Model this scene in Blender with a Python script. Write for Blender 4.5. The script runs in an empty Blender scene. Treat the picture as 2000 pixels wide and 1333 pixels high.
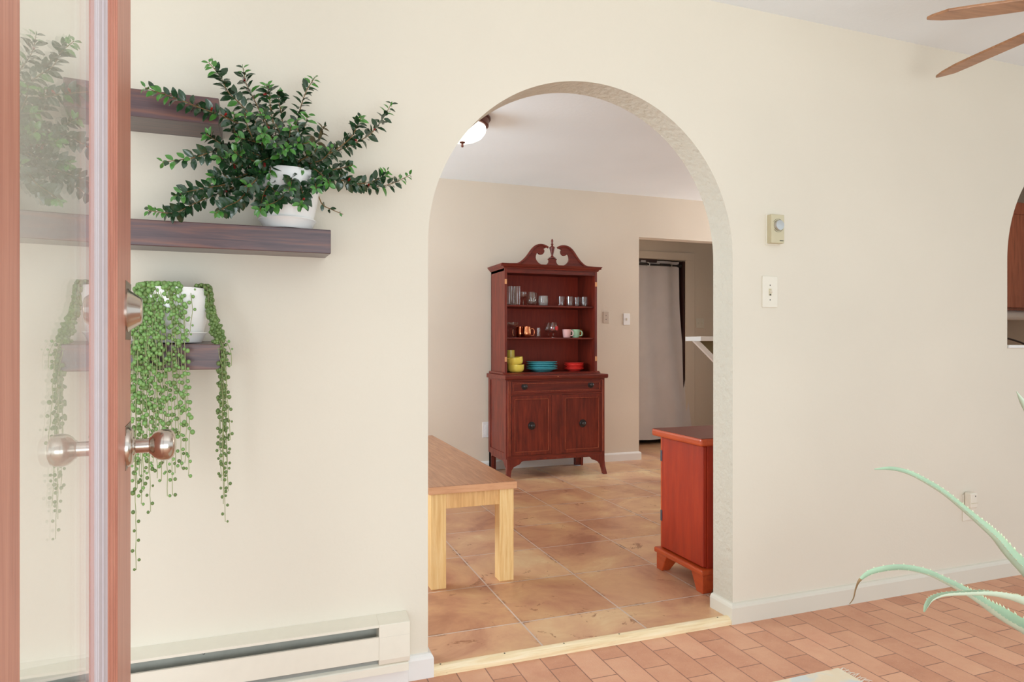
import bpy, bmesh, math, random
from mathutils import Vector, Matrix
random.seed(7)
SC = bpy.context.scene
COL = SC.collection
PI = math.pi

# ------------------------------------------------------------------ camera
F_PX, YAW, HZ, CAMZ = 1316.0, math.radians(20.2), 672.0, 1.08
CY, SY = math.cos(YAW), math.sin(YAW)
cam_d = bpy.data.cameras.new('camera')
cam = bpy.data.objects.new('camera', cam_d)
COL.objects.link(cam)
cam.location = (0, 0, CAMZ)
cam.rotation_euler = (PI / 2, 0, -YAW)
cam_d.sensor_width = 36
cam_d.lens = F_PX / 2000 * 36
cam_d.shift_y = (HZ - 666.5) / 2000
cam_d.clip_start = 0.02
SC.camera = cam

# ------------------------------------------------------------------ light
SC.view_settings.view_transform = 'Standard'
SC.view_settings.look = 'None'
SC.view_settings.gamma = 1
SC.view_settings.use_curve_mapping = False
SC.view_settings.exposure = 0.20
SC.cycles.transparent_max_bounces = 48
SC.cycles.max_bounces = 16
SC.cycles.diffuse_bounces = 6
W = bpy.data.worlds.new('daylight')
SC.world = W
W.use_nodes = True
W.node_tree.nodes['Background'].inputs[0].default_value = (0.86, 0.95, 1.0, 1)
W.node_tree.nodes['Background'].inputs[1].default_value = 1.1


def area(name, loc, rot, sx, sy, power, color=(1, 1, 1)):
    d = bpy.data.lights.new(name, 'AREA')
    d.shape = 'RECTANGLE'
    d.size, d.size_y, d.energy, d.color = sx, sy, power, color
    o = bpy.data.objects.new(name, d)
    o.location, o.rotation_euler = loc, rot
    COL.objects.link(o)
    return o


area('patio_daylight', (-0.1, -1.3, 0.65), (PI / 2, 0, 0.0), 3.2, 1.1, 46, (0.86, 0.95, 1.0))
area('dining_window_daylight', (-1.25, 4.1, 1.4), (PI / 2, 0, -PI / 2), 1.7, 1.1, 80, (0.80, 0.91, 1.0))
area('ceiling_fill_light', (1.2, -0.3, 1.2), (PI, 0, 0), 1.8, 0.5, 22, (0.92, 0.97, 1.0))  # added uplight to brighten the living room ceiling, not a lamp of the room
area('kitchen_side_fill', (6.3, 4.6, 1.6), (PI / 2, 0, PI / 2), 1.2, 1.0, 60, (0.95, 0.97, 1.0))  # added fill for the dark kitchen side; no window is built there


area('kitchen_top_fill', (5.0, 2.95, 2.40), (0, 0, 0), 0.6, 0.3, 8, (1.0, 0.95, 0.88))  # added fill brightening the kitchen cabinet front from above, no fixture there


# ------------------------------------------------------------------ helpers
def at(px, py, X=None, Y=None, Z=None):
    """point of the place seen at photo pixel (px, py) on the plane X=, Y= or Z="""
    u, v = (px - 1000) / F_PX, (HZ - py) / F_PX
    d = (u * CY + SY, CY - u * SY, v)
    t = X / d[0] if X is not None else Y / d[1] if Y is not None else (Z - CAMZ) / d[2]
    return Vector((t * d[0], t * d[1], CAMZ + t * d[2]))


class MB:
    def __init__(s):
        s.v, s.f, s.mi, s.sm = [], [], [], []

    def add(s, vs, fs, mi=0, smooth=False):
        b = len(s.v)
        s.v += [Vector(p) for p in vs]
        for f in fs:
            s.f.append([b + i for i in f])
            s.mi.append(mi)
            s.sm.append(smooth)
        return s

    def box(s, x0, x1, y0, y1, z0, z1, mi=0):
        v = [(x, y, z) for z in (z0, z1) for y in (y0, y1) for x in (x0, x1)]
        return s.add(v, [(0, 2, 3, 1), (4, 5, 7, 6), (0, 1, 5, 4), (2, 6, 7, 3), (0, 4, 6, 2), (1, 3, 7, 5)], mi)

    def prism(s, poly, a, b, axis='y', mi=0, smooth=False):
        def P(p, d):
            return {'y': (p[0], d, p[1]), 'x': (d, p[0], p[1]), 'z': (p[0], p[1], d)}[axis]
        n = len(poly)
        s.add([P(p, a) for p in poly] + [P(p, b) for p in poly], [list(range(n)), list(range(2 * n - 1, n - 1, -1))], mi, False)
        s.add([P(p, a) for p in poly] + [P(p, b) for p in poly], [(i, i + n, (i + 1) % n + n, (i + 1) % n) for i in range(n)], mi, smooth)
        return s

    def lathe(s, prof, c=(0, 0, 0), seg=24, M=None, mi=0, smooth=True, cap=True):
        vs, fs = [], []
        n = len(prof)
        for k in range(seg):
            a = 2 * PI * k / seg
            for r, z in prof:
                p = Vector((r * math.cos(a), r * math.sin(a), z))
                if M is not None:
                    p = M @ p
                vs.append(p + Vector(c))
        for k in range(seg):
            for i in range(n - 1):
                a, b = k * n + i, ((k + 1) % seg) * n + i
                fs.append((a, b, b + 1, a + 1))
        s.add(vs, fs, mi, smooth)
        if cap:
            for i in (0, n - 1):
                if prof[i][0] > 1e-5:
                    ring = [vs[k * n + i] for k in range(seg)]
                    s.add(ring, [list(range(seg))], mi, False)
        return s

    def tube(s, pts, r, seg=8, mi=0, cap=True, flat=1.0):
        pts = [Vector(p) for p in pts]
        n = len(pts)
        rs = r if isinstance(r, (list, tuple)) else [r] * n
        vs, fs = [], []
        up = None
        for i, p in enumerate(pts):
            t = (pts[min(i + 1, n - 1)] - pts[max(i - 1, 0)]).normalized()
            if up is None:
                up = Vector((0, 0, 1)) if abs(t.z) < 0.9 else Vector((1, 0, 0))
            x = up.cross(t)
            if x.length < 1e-6:
                x = Vector((1, 0, 0)).cross(t)
            x.normalize()
            up = t.cross(x).normalized()
            for k in range(seg):
                a = 2 * PI * k / seg
                vs.append(p + rs[i] * (math.cos(a) * x + flat * math.sin(a) * up))
        for i in range(n - 1):
            for k in range(seg):
                a, b = i * seg + k, i * seg + (k + 1) % seg
                fs.append((a, b, b + seg, a + seg))
        s.add(vs, fs, mi, True)
        if cap:
            s.add(vs[:seg], [list(range(seg))[::-1]], mi)
            s.add(vs[-seg:], [list(range(seg))], mi)
        return s

    def ball(s, c, r, seg=8, ring=6, mi=0, sc=(1, 1, 1)):
        prof = [(max(1e-6, r * math.sin(PI * i / ring)), -r * math.cos(PI * i / ring)) for i in range(ring + 1)]
        return s.lathe(prof, c, seg, Matrix.Diagonal(sc), mi, True, False)

    def build(s, name, mats, parent=None, bevel=0, loc=None, seg=2, solid=0):
        me = bpy.data.meshes.new(name)
        v = s.v
        if loc is not None:
            v = [p - Vector(loc) for p in v]
        elif parent is not None:
            o = parent
            off = Vector((0, 0, 0))
            while o is not None:
                off += o.location
                o = o.parent
            v = [p - off for p in v] if getattr(parent, 'get', None) and WORLD[0] else v
        me.from_pydata([tuple(p) for p in v], [], s.f)
        mats = mats if isinstance(mats, (list, tuple)) else [mats]
        for m in mats:
            me.materials.append(m)
        for p, mi, sm in zip(me.polygons, s.mi, s.sm):
            p.material_index, p.use_smooth = mi, sm
        bm = bmesh.new()
        bm.from_mesh(me)
        bmesh.ops.remove_doubles(bm, verts=bm.verts, dist=1e-5)
        bmesh.ops.recalc_face_normals(bm, faces=bm.faces)
        for e in bm.edges:
            if len(e.link_faces) != 2 or e.calc_face_angle(0.0) > 0.85 or (e.link_faces[0].smooth != e.link_faces[1].smooth):
                e.smooth = False
        bm.to_mesh(me)
        bm.free()
        o = bpy.data.objects.new(name, me)
        COL.objects.link(o)
        if parent is not None:
            o.parent = parent
        if loc is not None:
            o.location = loc
        if bevel:
            b = o.modifiers.new('edge', 'BEVEL')
            b.width, b.segments, b.limit_method, b.angle_limit = bevel, seg, 'ANGLE', math.radians(40)
            b.harden_normals = False
        if solid:
            b = o.modifiers.new('thickness', 'SOLIDIFY')
            b.thickness = solid
            b.offset = 0
        return o


WORLD = [True]     # parts are given in world coordinates unless switched off


def local(flag=True):
    WORLD[0] = not flag


def tag(o, label, cat, group=None, kind=None):
    o['label'], o['category'] = label, cat
    if group:
        o['group'] = group
    if kind:
        o['kind'] = kind
    return o


def thing(name, label, cat, loc, group=None, rot=None):
    o = bpy.data.objects.new(name, None)
    COL.objects.link(o)
    o.location = loc
    o.empty_display_size = 0.05
    if rot:
        o.rotation_euler = rot
    return tag(o, label, cat, group)


def struct(o):
    o['kind'] = 'structure'
    return o


def copy_thing(src, loc, label, group=None):
    c = src.copy()
    COL.objects.link(c)
    c.location = loc
    c['label'] = label
    if group:
        c['group'] = group
    for ch in list(src.children):
        d = ch.copy()
        COL.objects.link(d)
        d.parent = c
        for g in list(ch.children):
            e = g.copy()
            COL.objects.link(e)
            e.parent = d
    return c


def spline(P, n):
    P = [Vector(p) for p in P]
    if len(P) == 2:
        return [P[0].lerp(P[1], i / n) for i in range(n + 1)]
    Q = [P[0] * 2 - P[1]] + P + [P[-1] * 2 - P[-2]]
    out = []
    m = len(P) - 1
    for i in range(n + 1):
        u = i / n * m
        k = min(int(u), m - 1)
        t = u - k
        a, b, c, d = Q[k:k + 4]
        out.append(0.5 * ((2 * b) + (c - a) * t + (2 * a - 5 * b + 4 * c - d) * t * t + (3 * b - a - 3 * c + d) * t ** 3))
    return out


# ------------------------------------------------------------------ materials
def S(r, g, b):
    f = lambda c: (c / 12.92 if c <= 0.04045 else ((c + 0.055) / 1.055) ** 2.4)
    return (f(r / 255), f(g / 255), f(b / 255), 1)


def nm(name):
    m = bpy.data.materials.new(name)
    m.use_nodes = True
    nt = m.node_tree
    return m, nt, nt.nodes['Principled BSDF']


def node(nt, typ, **kw):
    n = nt.nodes.new(typ)
    for k, v in kw.items():
        if k in n.inputs:
            n.inputs[k].default_value = v
        else:
            setattr(n, k, v)
    return n


def pos(nt, scale=(1, 1, 1), loc=(0, 0, 0), rot=(0, 0, 0), src='Object'):
    tc = nt.nodes.new('ShaderNodeTexCoord') if src == 'Object' else nt.nodes.new('ShaderNodeNewGeometry')
    mp = nt.nodes.new('ShaderNodeMapping')
    mp.inputs['Scale'].default_value = scale
    mp.inputs['Location'].default_value = loc
    mp.inputs['Rotation'].default_value = rot
    nt.links.new(tc.outputs['Object' if src == 'Object' else 'Position'], mp.inputs['Vector'])
    return mp.outputs['Vector']


def ramp(nt, fac, stops):
    r = nt.nodes.new('ShaderNodeValToRGB')
    e = r.color_ramp.elements
    while len(e) < len(stops):
        e.new(0.5)
    for el, (p, c) in zip(e, stops):
        el.position, el.color = p, c
    nt.links.new(fac, r.inputs['Fac'])
    return r.outputs['Color']


def mixc(nt, fac, a, b, typ='MIX'):
    n = nt.nodes.new('ShaderNodeMix')
    n.data_type, n.blend_type = 'RGBA', typ
    for sock, val in (('Factor', fac), ('A', a), ('B', b)):
        i = [q for q in n.inputs if q.name == sock and (q.type == 'RGBA' if sock != 'Factor' else q.type == 'VALUE')][0]
        if hasattr(val, 'links') or isinstance(val, bpy.types.NodeSocket):
            nt.links.new(val, i)
        else:
            i.default_value = val
    return [q for q in n.outputs if q.type == 'RGBA'][0]


def bump(nt, b, height, strength, dist=0.01):
    n = nt.nodes.new('ShaderNodeBump')
    n.inputs['Strength'].default_value = strength
    n.inputs['Distance'].default_value = dist
    nt.links.new(height, n.inputs['Height'])
    nt.links.new(n.outputs['Normal'], b.inputs['Normal'])


def plain(name, col, rough=0.5, metal=0.0, var=0.06, scale=30, coat=0.0, spec=0.5, bmp=0):
    m, nt, b = nm(name)
    no = node(nt, 'ShaderNodeTexNoise', Scale=scale, Detail=4.0)
    nt.links.new(pos(nt), no.inputs['Vector'])
    lo = tuple(c * (1 - var) for c in col[:3]) + (1,)
    hi = tuple(min(1, c * (1 + var)) for c in col[:3]) + (1,)
    nt.links.new(ramp(nt, no.outputs['Fac'], [(0.3, lo), (0.7, hi)]), b.inputs['Base Color'])
    b.inputs['Roughness'].default_value = rough
    b.inputs['Metallic'].default_value = metal
    b.inputs['Coat Weight'].default_value = coat
    b.inputs['Specular IOR Level'].default_value = spec
    if bmp:
        bump(nt, b, no.outputs['Fac'], bmp, 0.003)
    return m


def paint(name, col, bs=0.15, scale=90, dist=0.004, rough=0.65, big=0.03):
    m, nt, b = nm(name)
    p = pos(nt, src='geo')
    n1 = node(nt, 'ShaderNodeTexNoise', Scale=scale, Detail=3.0)
    n2 = node(nt, 'ShaderNodeTexNoise', Scale=1.3, Detail=2.0)
    nt.links.new(p, n1.inputs['Vector'])
    nt.links.new(p, n2.inputs['Vector'])
    lo = tuple(c * (1 - big) for c in col[:3]) + (1,)
    hi = tuple(min(1, c * (1 + big)) for c in col[:3]) + (1,)
    nt.links.new(ramp(nt, n2.outputs['Fac'], [(0.3, lo), (0.7, hi)]), b.inputs['Base Color'])
    b.inputs['Roughness'].default_value = rough
    b.inputs['Specular IOR Level'].default_value = 0.3
    bump(nt, b, n1.outputs['Fac'], bs, dist)
    return m


def wood(name, a, b_, c=None, axis='x', scale=1.0, rough=0.4, coat=0.0, wear=None, stretch=14, bmp=0.1, src='Object'):
    m, nt, b = nm(name)
    st = [stretch, stretch, stretch]
    st['xyz'.index(axis)] = 1.0
    p = pos(nt, tuple(q * scale for q in st), src=src)
    n1 = node(nt, 'ShaderNodeTexNoise', Scale=3.0, Detail=7.0, Roughness=0.65, Distortion=0.4)
    nt.links.new(p, n1.inputs['Vector'])
    stops = [(0.3, a), (0.7, b_)] if c is None else [(0.28, a), (0.5, b_), (0.72, c)]
    colr = ramp(nt, n1.outputs['Fac'], stops)
    if wear is not None:
        n2 = node(nt, 'ShaderNodeTexNoise', Scale=wear[1], Detail=8.0, Roughness=0.75)
        nt.links.new(pos(nt, src=src), n2.inputs['Vector'])
        w = ramp(nt, n2.outputs['Fac'], [(wear[2], (0, 0, 0, 1)), (wear[2] + 0.05, (1, 1, 1, 1))])
        colr = mixc(nt, w, colr, wear[0])
    nt.links.new(colr, b.inputs['Base Color'])
    b.inputs['Roughness'].default_value = rough
    b.inputs['Coat Weight'].default_value = coat
    b.inputs['Coat Roughness'].default_value = 0.25
    bump(nt, b, n1.outputs['Fac'], bmp, 0.002)
    return m


def thin_glass(name, tint=(1, 1, 1, 1), top=0.9, rough=0.0, frost=None):
    m, nt, b = nm(name)
    nt.nodes.remove(b)
    tr = node(nt, 'ShaderNodeBsdfTransparent', Color=tint)
    gl = node(nt, 'ShaderNodeBsdfGlossy', Roughness=rough)
    ge = nt.nodes.new('ShaderNodeNewGeometry')
    dt = nt.nodes.new('ShaderNodeVectorMath')
    dt.operation = 'DOT_PRODUCT'
    nt.links.new(ge.outputs['Incoming'], dt.inputs[0])
    nt.links.new(ge.outputs['Normal'], dt.inputs[1])
    ch = dt.outputs['Value']
    for op, v1 in (('ABSOLUTE', None), ('SUBTRACT', 1.0), ('POWER', 5.0), ('MULTIPLY', top), ('ADD', 0.05)):
        q = nt.nodes.new('ShaderNodeMath')
        q.operation = op
        q.use_clamp = op != 'ABSOLUTE'
        if op == 'SUBTRACT':
            q.inputs[0].default_value = v1
            nt.links.new(ch, q.inputs[1])
        else:
            nt.links.new(ch, q.inputs[0])
            if v1 is not None:
                q.inputs[1].default_value = v1
        ch = q.outputs[0]
    no = node(nt, 'ShaderNodeTexNoise', Scale=6.0)
    mx = nt.nodes.new('ShaderNodeMixShader')
    nt.links.new(pos(nt), no.inputs['Vector'])
    nt.links.new(ch, mx.inputs[0])
    nt.links.new(tr.outputs[0], mx.inputs[1])
    nt.links.new(gl.outputs[0], mx.inputs[2])
    nt.links.new(ramp(nt, no.outputs['Fac'], [(0, (0.97, 0.97, 0.97, 1)), (1, (1, 1, 1, 1))]), gl.inputs['Color'])
    out = mx.outputs[0]
    if frost:
        df = node(nt, 'ShaderNodeBsdfDiffuse', Color=frost[0])
        m2 = nt.nodes.new('ShaderNodeMixShader')
        m2.inputs[0].default_value = frost[1]
        nt.links.new(out, m2.inputs[1])
        nt.links.new(df.outputs[0], m2.inputs[2])
        out = m2.outputs[0]
    nt.links.new(out, nt.nodes['Material Output'].inputs['Surface'])
    return m


TILE_Z = 0.02
MAT = {}
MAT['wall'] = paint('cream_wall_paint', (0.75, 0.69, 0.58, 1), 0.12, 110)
MAT['jamb'] = paint('shaded_knockdown_paint', (0.60, 0.565, 0.475, 1), 0.9, 45, 0.008)  # knockdown texture; wall colour darkened to paint in the shade inside the arch
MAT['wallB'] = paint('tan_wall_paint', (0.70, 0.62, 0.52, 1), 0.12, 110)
MAT['white_ceiling'] = paint('white_ceiling_paint', (0.82, 0.87, 0.90, 1), 0.25, 40)
MAT['trim'] = paint('trim_paint', (0.71, 0.675, 0.58, 1), 0.05, 60, 0.002, 0.45)
MAT['trim_white'] = paint('white_trim_paint', (0.80, 0.79, 0.76, 1), 0.05, 60, 0.002, 0.45)
MAT['plate'] = plain('ivory_plate', (0.78, 0.73, 0.62, 1), 0.35, var=0.01)
MAT['plate_white'] = plain('white_plate', (0.80, 0.80, 0.80, 1), 0.35, var=0.01)
MAT['dark'] = plain('dark_gap', (0.03, 0.028, 0.025, 1), 0.6)
MAT['black'] = plain('black_metal', (0.015, 0.014, 0.014, 1), 0.35)
MAT['hutch'] = wood('mahogany', S(76, 22, 14), S(110, 36, 22), S(134, 50, 30), 'z', 1.6, 0.42, 0.08, (S(176, 92, 58), 34, 0.755), 10, 0.05)
MAT['hutch_dark'] = wood('mahogany_crosswise', S(72, 22, 14), S(106, 34, 22), S(128, 46, 28), 'x', 1.6, 0.42, 0.08, (S(180, 100, 66), 34, 0.745), 10, 0.05)
MAT['hutch_in'] = wood('mahogany_back_board', S(134, 42, 28), S(152, 50, 32), S(166, 60, 38), 'z', 1.6, 0.5, 0.0, None, 10, 0.03)
MAT['hutch_edge'] = wood('mahogany_worn_edge', S(110, 42, 28), S(146, 66, 44), S(176, 96, 66), 'z', 3.0, 0.45, 0.05, None, 8, 0.03)
MAT['cherry'] = wood('red_cherry', S(140, 34, 10), S(158, 40, 12), S(172, 52, 16), 'z', 1.2, 0.4, 0.08, (S(225, 150, 100), 26, 0.77), 8, 0.03)
MAT['cherry_edge'] = wood('red_cherry_edge', S(160, 56, 20), S(184, 72, 28), S(196, 84, 36), 'y', 1.2, 0.33, 0.4, (S(235, 165, 110), 30, 0.70), 8, 0.03)
MAT['cherry_top'] = wood('dark_cherry_top', S(96, 34, 20), S(112, 42, 26), None, 'y', 1.2, 0.42, 0.05, None, 8, 0.03)
MAT['bench'] = wood('golden_oak', S(224, 176, 110), S(242, 204, 140), S(250, 222, 168), 'z', 1.5, 0.45, 0.1, (S(170, 112, 60), 12, 0.70), 16, 0.1)
MAT['bench_x'] = wood('golden_oak_rail', S(206, 152, 94), S(230, 184, 122), S(240, 202, 146), 'z', 1.5, 0.45, 0.1, (S(150, 100, 56), 10, 0.68), 16, 0.1)
MAT['bench_end_lit'] = wood('oak_front_light', S(196, 140, 100), S(218, 164, 122), S(226, 178, 138), 'x', 1.5, 0.45, 0.0, None, 8, 0.05)  # seat oak made paler for the light falling on its front
MAT['bench_top'] = wood('worn_oak_top', S(138, 88, 56), S(164, 110, 74), S(186, 134, 96), 'y', 1.5, 0.35, 0.2, (S(120, 78, 50), 7, 0.68), 16, 0.1)
MAT['shelf'] = wood('dark_stained_pine', S(58, 42, 50), S(88, 64, 66), S(128, 82, 66), 'x', 1.0, 0.35, 0.25, None, 22, 0.15)
MAT['door_wood'] = wood('redwood_door', S(170, 108, 90), S(188, 124, 104), S(204, 142, 120), 'z', 1.2, 0.45, 0.1, (S(214, 170, 150), 40, 0.77), 22, 0.15)
MAT['door_near'] = MAT['door_wood']
MAT['strip'] = plain('pale_glazing_strip', S(196, 186, 190), 0.6, var=0.02)
MAT['fan'] = wood('fan_blade_wood', S(140, 96, 66), S(168, 120, 84), S(184, 136, 98), 'x', 1.2, 0.4, 0.1, None, 12, 0.05)
MAT['bronze'] = plain('dark_bronze', S(92, 48, 34), 0.35, 0.4)
MAT['kitchen'] = wood('brown_kitchen_cabinet', S(112, 58, 38), S(140, 76, 52), S(156, 90, 64), 'z', 1.5, 0.35, 0.2, None, 10, 0.05)
MAT['nickel'] = plain('brushed_nickel', (0.55, 0.48, 0.42, 1), 0.2, 1.0, 0.05, 60)
MAT['tarnish'] = plain('tarnished_plate', S(120, 92, 76), 0.35, 0.8)
MAT['steel'] = plain('steel_dial', (0.55, 0.54, 0.52, 1), 0.32, 1.0, 0.02)
MAT['tan_box'] = plain('beige_thermostat', S(200, 190, 158), 0.4, var=0.02)
MAT['hinge'] = plain('grey_hinge', S(90, 98, 112), 0.35, 0.7)
MAT['copper_hinge'] = plain('bright_copper', S(222, 160, 112), 0.45, 0.2)
MAT['pewter'] = plain('dark_pewter', S(70, 66, 66), 0.35, 0.8)
MAT['pot'] = plain('white_glazed_pot', (0.86, 0.85, 0.83, 1), 0.22, var=0.015)
MAT['soil'] = plain('potting_soil', (0.06, 0.04, 0.025, 1), 0.9, var=0.5, scale=120, bmp=1)
MAT['terracotta'] = plain('terracotta', S(176, 98, 66), 0.8, var=0.12)
MAT['leaf'] = plain('dark_glossy_leaf', S(36, 66, 38), 0.22, var=0.3, scale=60, coat=0.3)
MAT['leaf_new'] = plain('fresh_green_leaf', S(74, 130, 54), 0.26, var=0.25, scale=60, coat=0.2)
MAT['leaf_brown'] = plain('dry_brown_leaf', S(88, 76, 44), 0.5, var=0.25, scale=60)
MAT['stem'] = plain('brown_green_stem', S(120, 92, 52), 0.6, var=0.2)
MAT['flower'] = plain('red_flower', S(150, 34, 28), 0.4, var=0.2)
MAT['pearl'] = plain('pearl_green', S(124, 162, 92), 0.35, var=0.2, scale=50)
MAT['pearl_dark'] = plain('pearl_dark_green', S(104, 128, 70), 0.35, var=0.2, scale=50)
MAT['vine'] = plain('pale_vine', S(150, 158, 108), 0.6, var=0.15)
MAT['glass'] = thin_glass('clear_glass', (0.965, 0.975, 0.97, 1))
MAT['pane'] = thin_glass('door_pane_glass', (0.985, 0.99, 0.985, 1), 1.0)
MAT['frost'] = thin_glass('frosted_glass', (0.9, 0.9, 0.9, 1), 0.9, 0.1, ((0.75, 0.72, 0.70, 1), 0.25))
MAT['yellow'] = plain('yellow_glaze', (1.0, 0.80, 0.13, 1), 0.2, var=0.03, coat=0.3)
MAT['blue'] = plain('turquoise_glaze', S(98, 194, 206), 0.2, var=0.03, coat=0.3)
MAT['redglaze'] = plain('red_glaze', S(248, 70, 62), 0.2, var=0.03, coat=0.3)
MAT['pink'] = plain('pink_glaze', S(240, 192, 190), 0.2, var=0.03, coat=0.3)
MAT['mint'] = plain('mint_glaze', S(170, 214, 180), 0.2, var=0.03, coat=0.3)
MAT['orange'] = plain('orange_glaze', S(206, 132, 60), 0.2, var=0.03, coat=0.3)
MAT['emblem'] = plain('red_emblem', S(206, 22, 24), 0.35, var=0.03)
MAT['copper'] = plain('polished_copper', S(224, 138, 98), 0.18, 1.0, 0.05)
MAT['curtain'] = plain('grey_curtain_cloth', S(210, 206, 206), 0.9, var=0.03, scale=8)
MAT['slider'] = plain('blue_plastic', S(150, 190, 214), 0.4, var=0.02)
MAT['fringe'] = plain('white_fringe', S(232, 222, 208), 0.9, var=0.05)

# brick pavers laid in running bond, long side away from the viewer
m, nt, b = nm('brick_pavers')
mp = pos(nt, (1, 1, 1), (0, 0, 0), (0, 0, 0), 'geo')
sx = nt.nodes.new('ShaderNodeSeparateXYZ')
cx = nt.nodes.new('ShaderNodeCombineXYZ')
nt.links.new(mp, sx.inputs[0])
nt.links.new(sx.outputs['Y'], cx.inputs['X'])
nt.links.new(sx.outputs['X'], cx.inputs['Y'])
br = node(nt, 'ShaderNodeTexBrick', offset=0.5, offset_frequency=2)
br.inputs['Color1'].default_value = S(222, 168, 136)
br.inputs['Color2'].default_value = S(200, 142, 112)
br.inputs['Mortar'].default_value = S(146, 104, 86)
br.inputs['Scale'].default_value = 1.0
br.inputs['Mortar Size'].default_value = 0.0022
br.inputs['Mortar Smooth'].default_value = 0.3
br.inputs['Brick Width'].default_value = 0.205
br.inputs['Row Height'].default_value = 0.0985
nt.links.new(cx.outputs[0], br.inputs['Vector'])
n1 = node(nt, 'ShaderNodeTexNoise', Scale=7.0, Detail=8.0, Roughness=0.7)
n2 = node(nt, 'ShaderNodeTexNoise', Scale=160.0, Detail=3.0)
nt.links.new(mp, n1.inputs['Vector'])
nt.links.new(mp, n2.inputs['Vector'])
c1 = mixc(nt, 0.5, br.outputs['Color'], ramp(nt, n1.outputs['Fac'], [(0.3, (0.35, 0.35, 0.35, 1)), (0.7, (0.65, 0.65, 0.65, 1))]), 'OVERLAY')
c2 = mixc(nt, ramp(nt, n2.outputs['Fac'], [(0.62, (0, 0, 0, 1)), (0.72, (0.6, 0.6, 0.6, 1))]), c1, S(216, 178, 158))
nt.links.new(c2, b.inputs['Base Color'])
b.inputs['Roughness'].default_value = 0.55
hm = nt.nodes.new('ShaderNodeMath')
hm.operation = 'SUBTRACT'
nt.links.new(n2.outputs['Fac'], hm.inputs[0])
nt.links.new(br.outputs['Fac'], hm.inputs[1])
bump(nt, b, hm.outputs[0], 0.25, 0.004)
MAT['pavers'] = m

# square slate-look ceramic tiles
m, nt, b = nm('terracotta_tiles')
TS = 0.4187
mp = pos(nt, (1 / TS, 1 / TS, 1), (-0.917 / TS + 10, -2.392 / TS + 10, 0), (0, 0, 0), 'geo')
raw = pos(nt, (1, 1, 1), (0, 0, 0), (0, 0, 0), 'geo')
br = node(nt, 'ShaderNodeTexBrick', offset=0.0, offset_frequency=1, squash=1.0)
br.inputs['Color1'].default_value = (0.15, 0.15, 0.15, 1)
br.inputs['Color2'].default_value = (0.9, 0.9, 0.9, 1)
br.inputs['Scale'].default_value = 1.0
br.inputs['Mortar Size'].default_value = 0.008
br.inputs['Mortar Smooth'].default_value = 0.1
br.inputs['Brick Width'].default_value = 1.0
br.inputs['Row Height'].default_value = 1.0
nt.links.new(mp, br.inputs['Vector'])
nb = node(nt, 'ShaderNodeTexNoise', Scale=2.6, Detail=9.0, Roughness=0.62, Distortion=0.6)
nv = node(nt, 'ShaderNodeTexNoise', Scale=5.5, Detail=10.0, Roughness=0.68, Distortion=1.6)
nt.links.new(raw, nb.inputs['Vector'])
nt.links.new(raw, nv.inputs['Vector'])
base = ramp(nt, nb.outputs['Fac'], [(0.34, S(182, 130, 102)), (0.45, S(202, 152, 118)), (0.57, S(214, 170, 128)), (0.68, S(224, 192, 146))])
var = mixc(nt, 0.35, base, br.outputs['Color'], 'SOFT_LIGHT')
vein = ramp(nt, nv.outputs['Fac'], [(0.62, (0, 0, 0, 1)), (0.655, (1, 1, 1, 1)), (0.70, (0, 0, 0, 1))])
var = mixc(nt, vein, var, S(146, 96, 66))
b2 = node(nt, 'ShaderNodeTexBrick', offset=0.0, offset_frequency=1, squash=1.0)
for k_, v_ in (('Scale', 1.0), ('Mortar Size', 0.045), ('Mortar Smooth', 1.0), ('Brick Width', 1.0), ('Row Height', 1.0)):
    b2.inputs[k_].default_value = v_
nt.links.new(mp, b2.inputs['Vector'])
ne = node(nt, 'ShaderNodeTexNoise', Scale=14.0, Detail=8.0, Roughness=0.7)
nt.links.new(raw, ne.inputs['Vector'])
em = nt.nodes.new('ShaderNodeMath')
em.operation = 'MULTIPLY'
nt.links.new(b2.outputs['Fac'], em.inputs[0])
nt.links.new(ramp(nt, ne.outputs['Fac'], [(0.52, (0, 0, 0, 1)), (0.64, (1, 1, 1, 1))]), em.inputs[1])
var = mixc(nt, em.outputs[0], var, S(118, 74, 54))
col = mixc(nt, br.outputs['Fac'], var, S(206, 186, 172))
nt.links.new(col, b.inputs['Base Color'])
b.inputs['Roughness'].default_value = 0.36
hm = nt.nodes.new('ShaderNodeMath')
hm.operation = 'SUBTRACT'
nt.links.new(nb.outputs['Fac'], hm.inputs[0])
nt.links.new(br.outputs['Fac'], hm.inputs[1])
bump(nt, b, hm.outputs[0], 0.2, 0.006)
MAT['tiles'] = m

# pale woven rug with worn orange figures
m, nt, b = nm('faded_rug')
p = pos(nt, (1, 1, 1), (0, 0, 0), (0, 0, 0), 'geo')
vo = node(nt, 'ShaderNodeTexVoronoi', Scale=9.0)
vo.distance = 'MANHATTAN'
nt.links.new(p, vo.inputs['Vector'])
nf = node(nt, 'ShaderNodeTexNoise', Scale=14.0, Detail=6.0)
nt.links.new(p, nf.inputs['Vector'])
c1 = ramp(nt, vo.outputs['Distance'], [(0.24, S(226, 142, 104)), (0.34, S(232, 214, 186)), (0.62, S(234, 222, 198)), (0.75, S(212, 216, 212))])
c2 = mixc(nt, ramp(nt, nf.outputs['Fac'], [(0.45, (0, 0, 0, 1)), (0.6, (1, 1, 1, 1))]), c1, S(232, 216, 188))
nt.links.new(c2, b.inputs['Base Color'])
b.inputs['Roughness'].default_value = 0.95
MAT['rug'] = m

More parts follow.
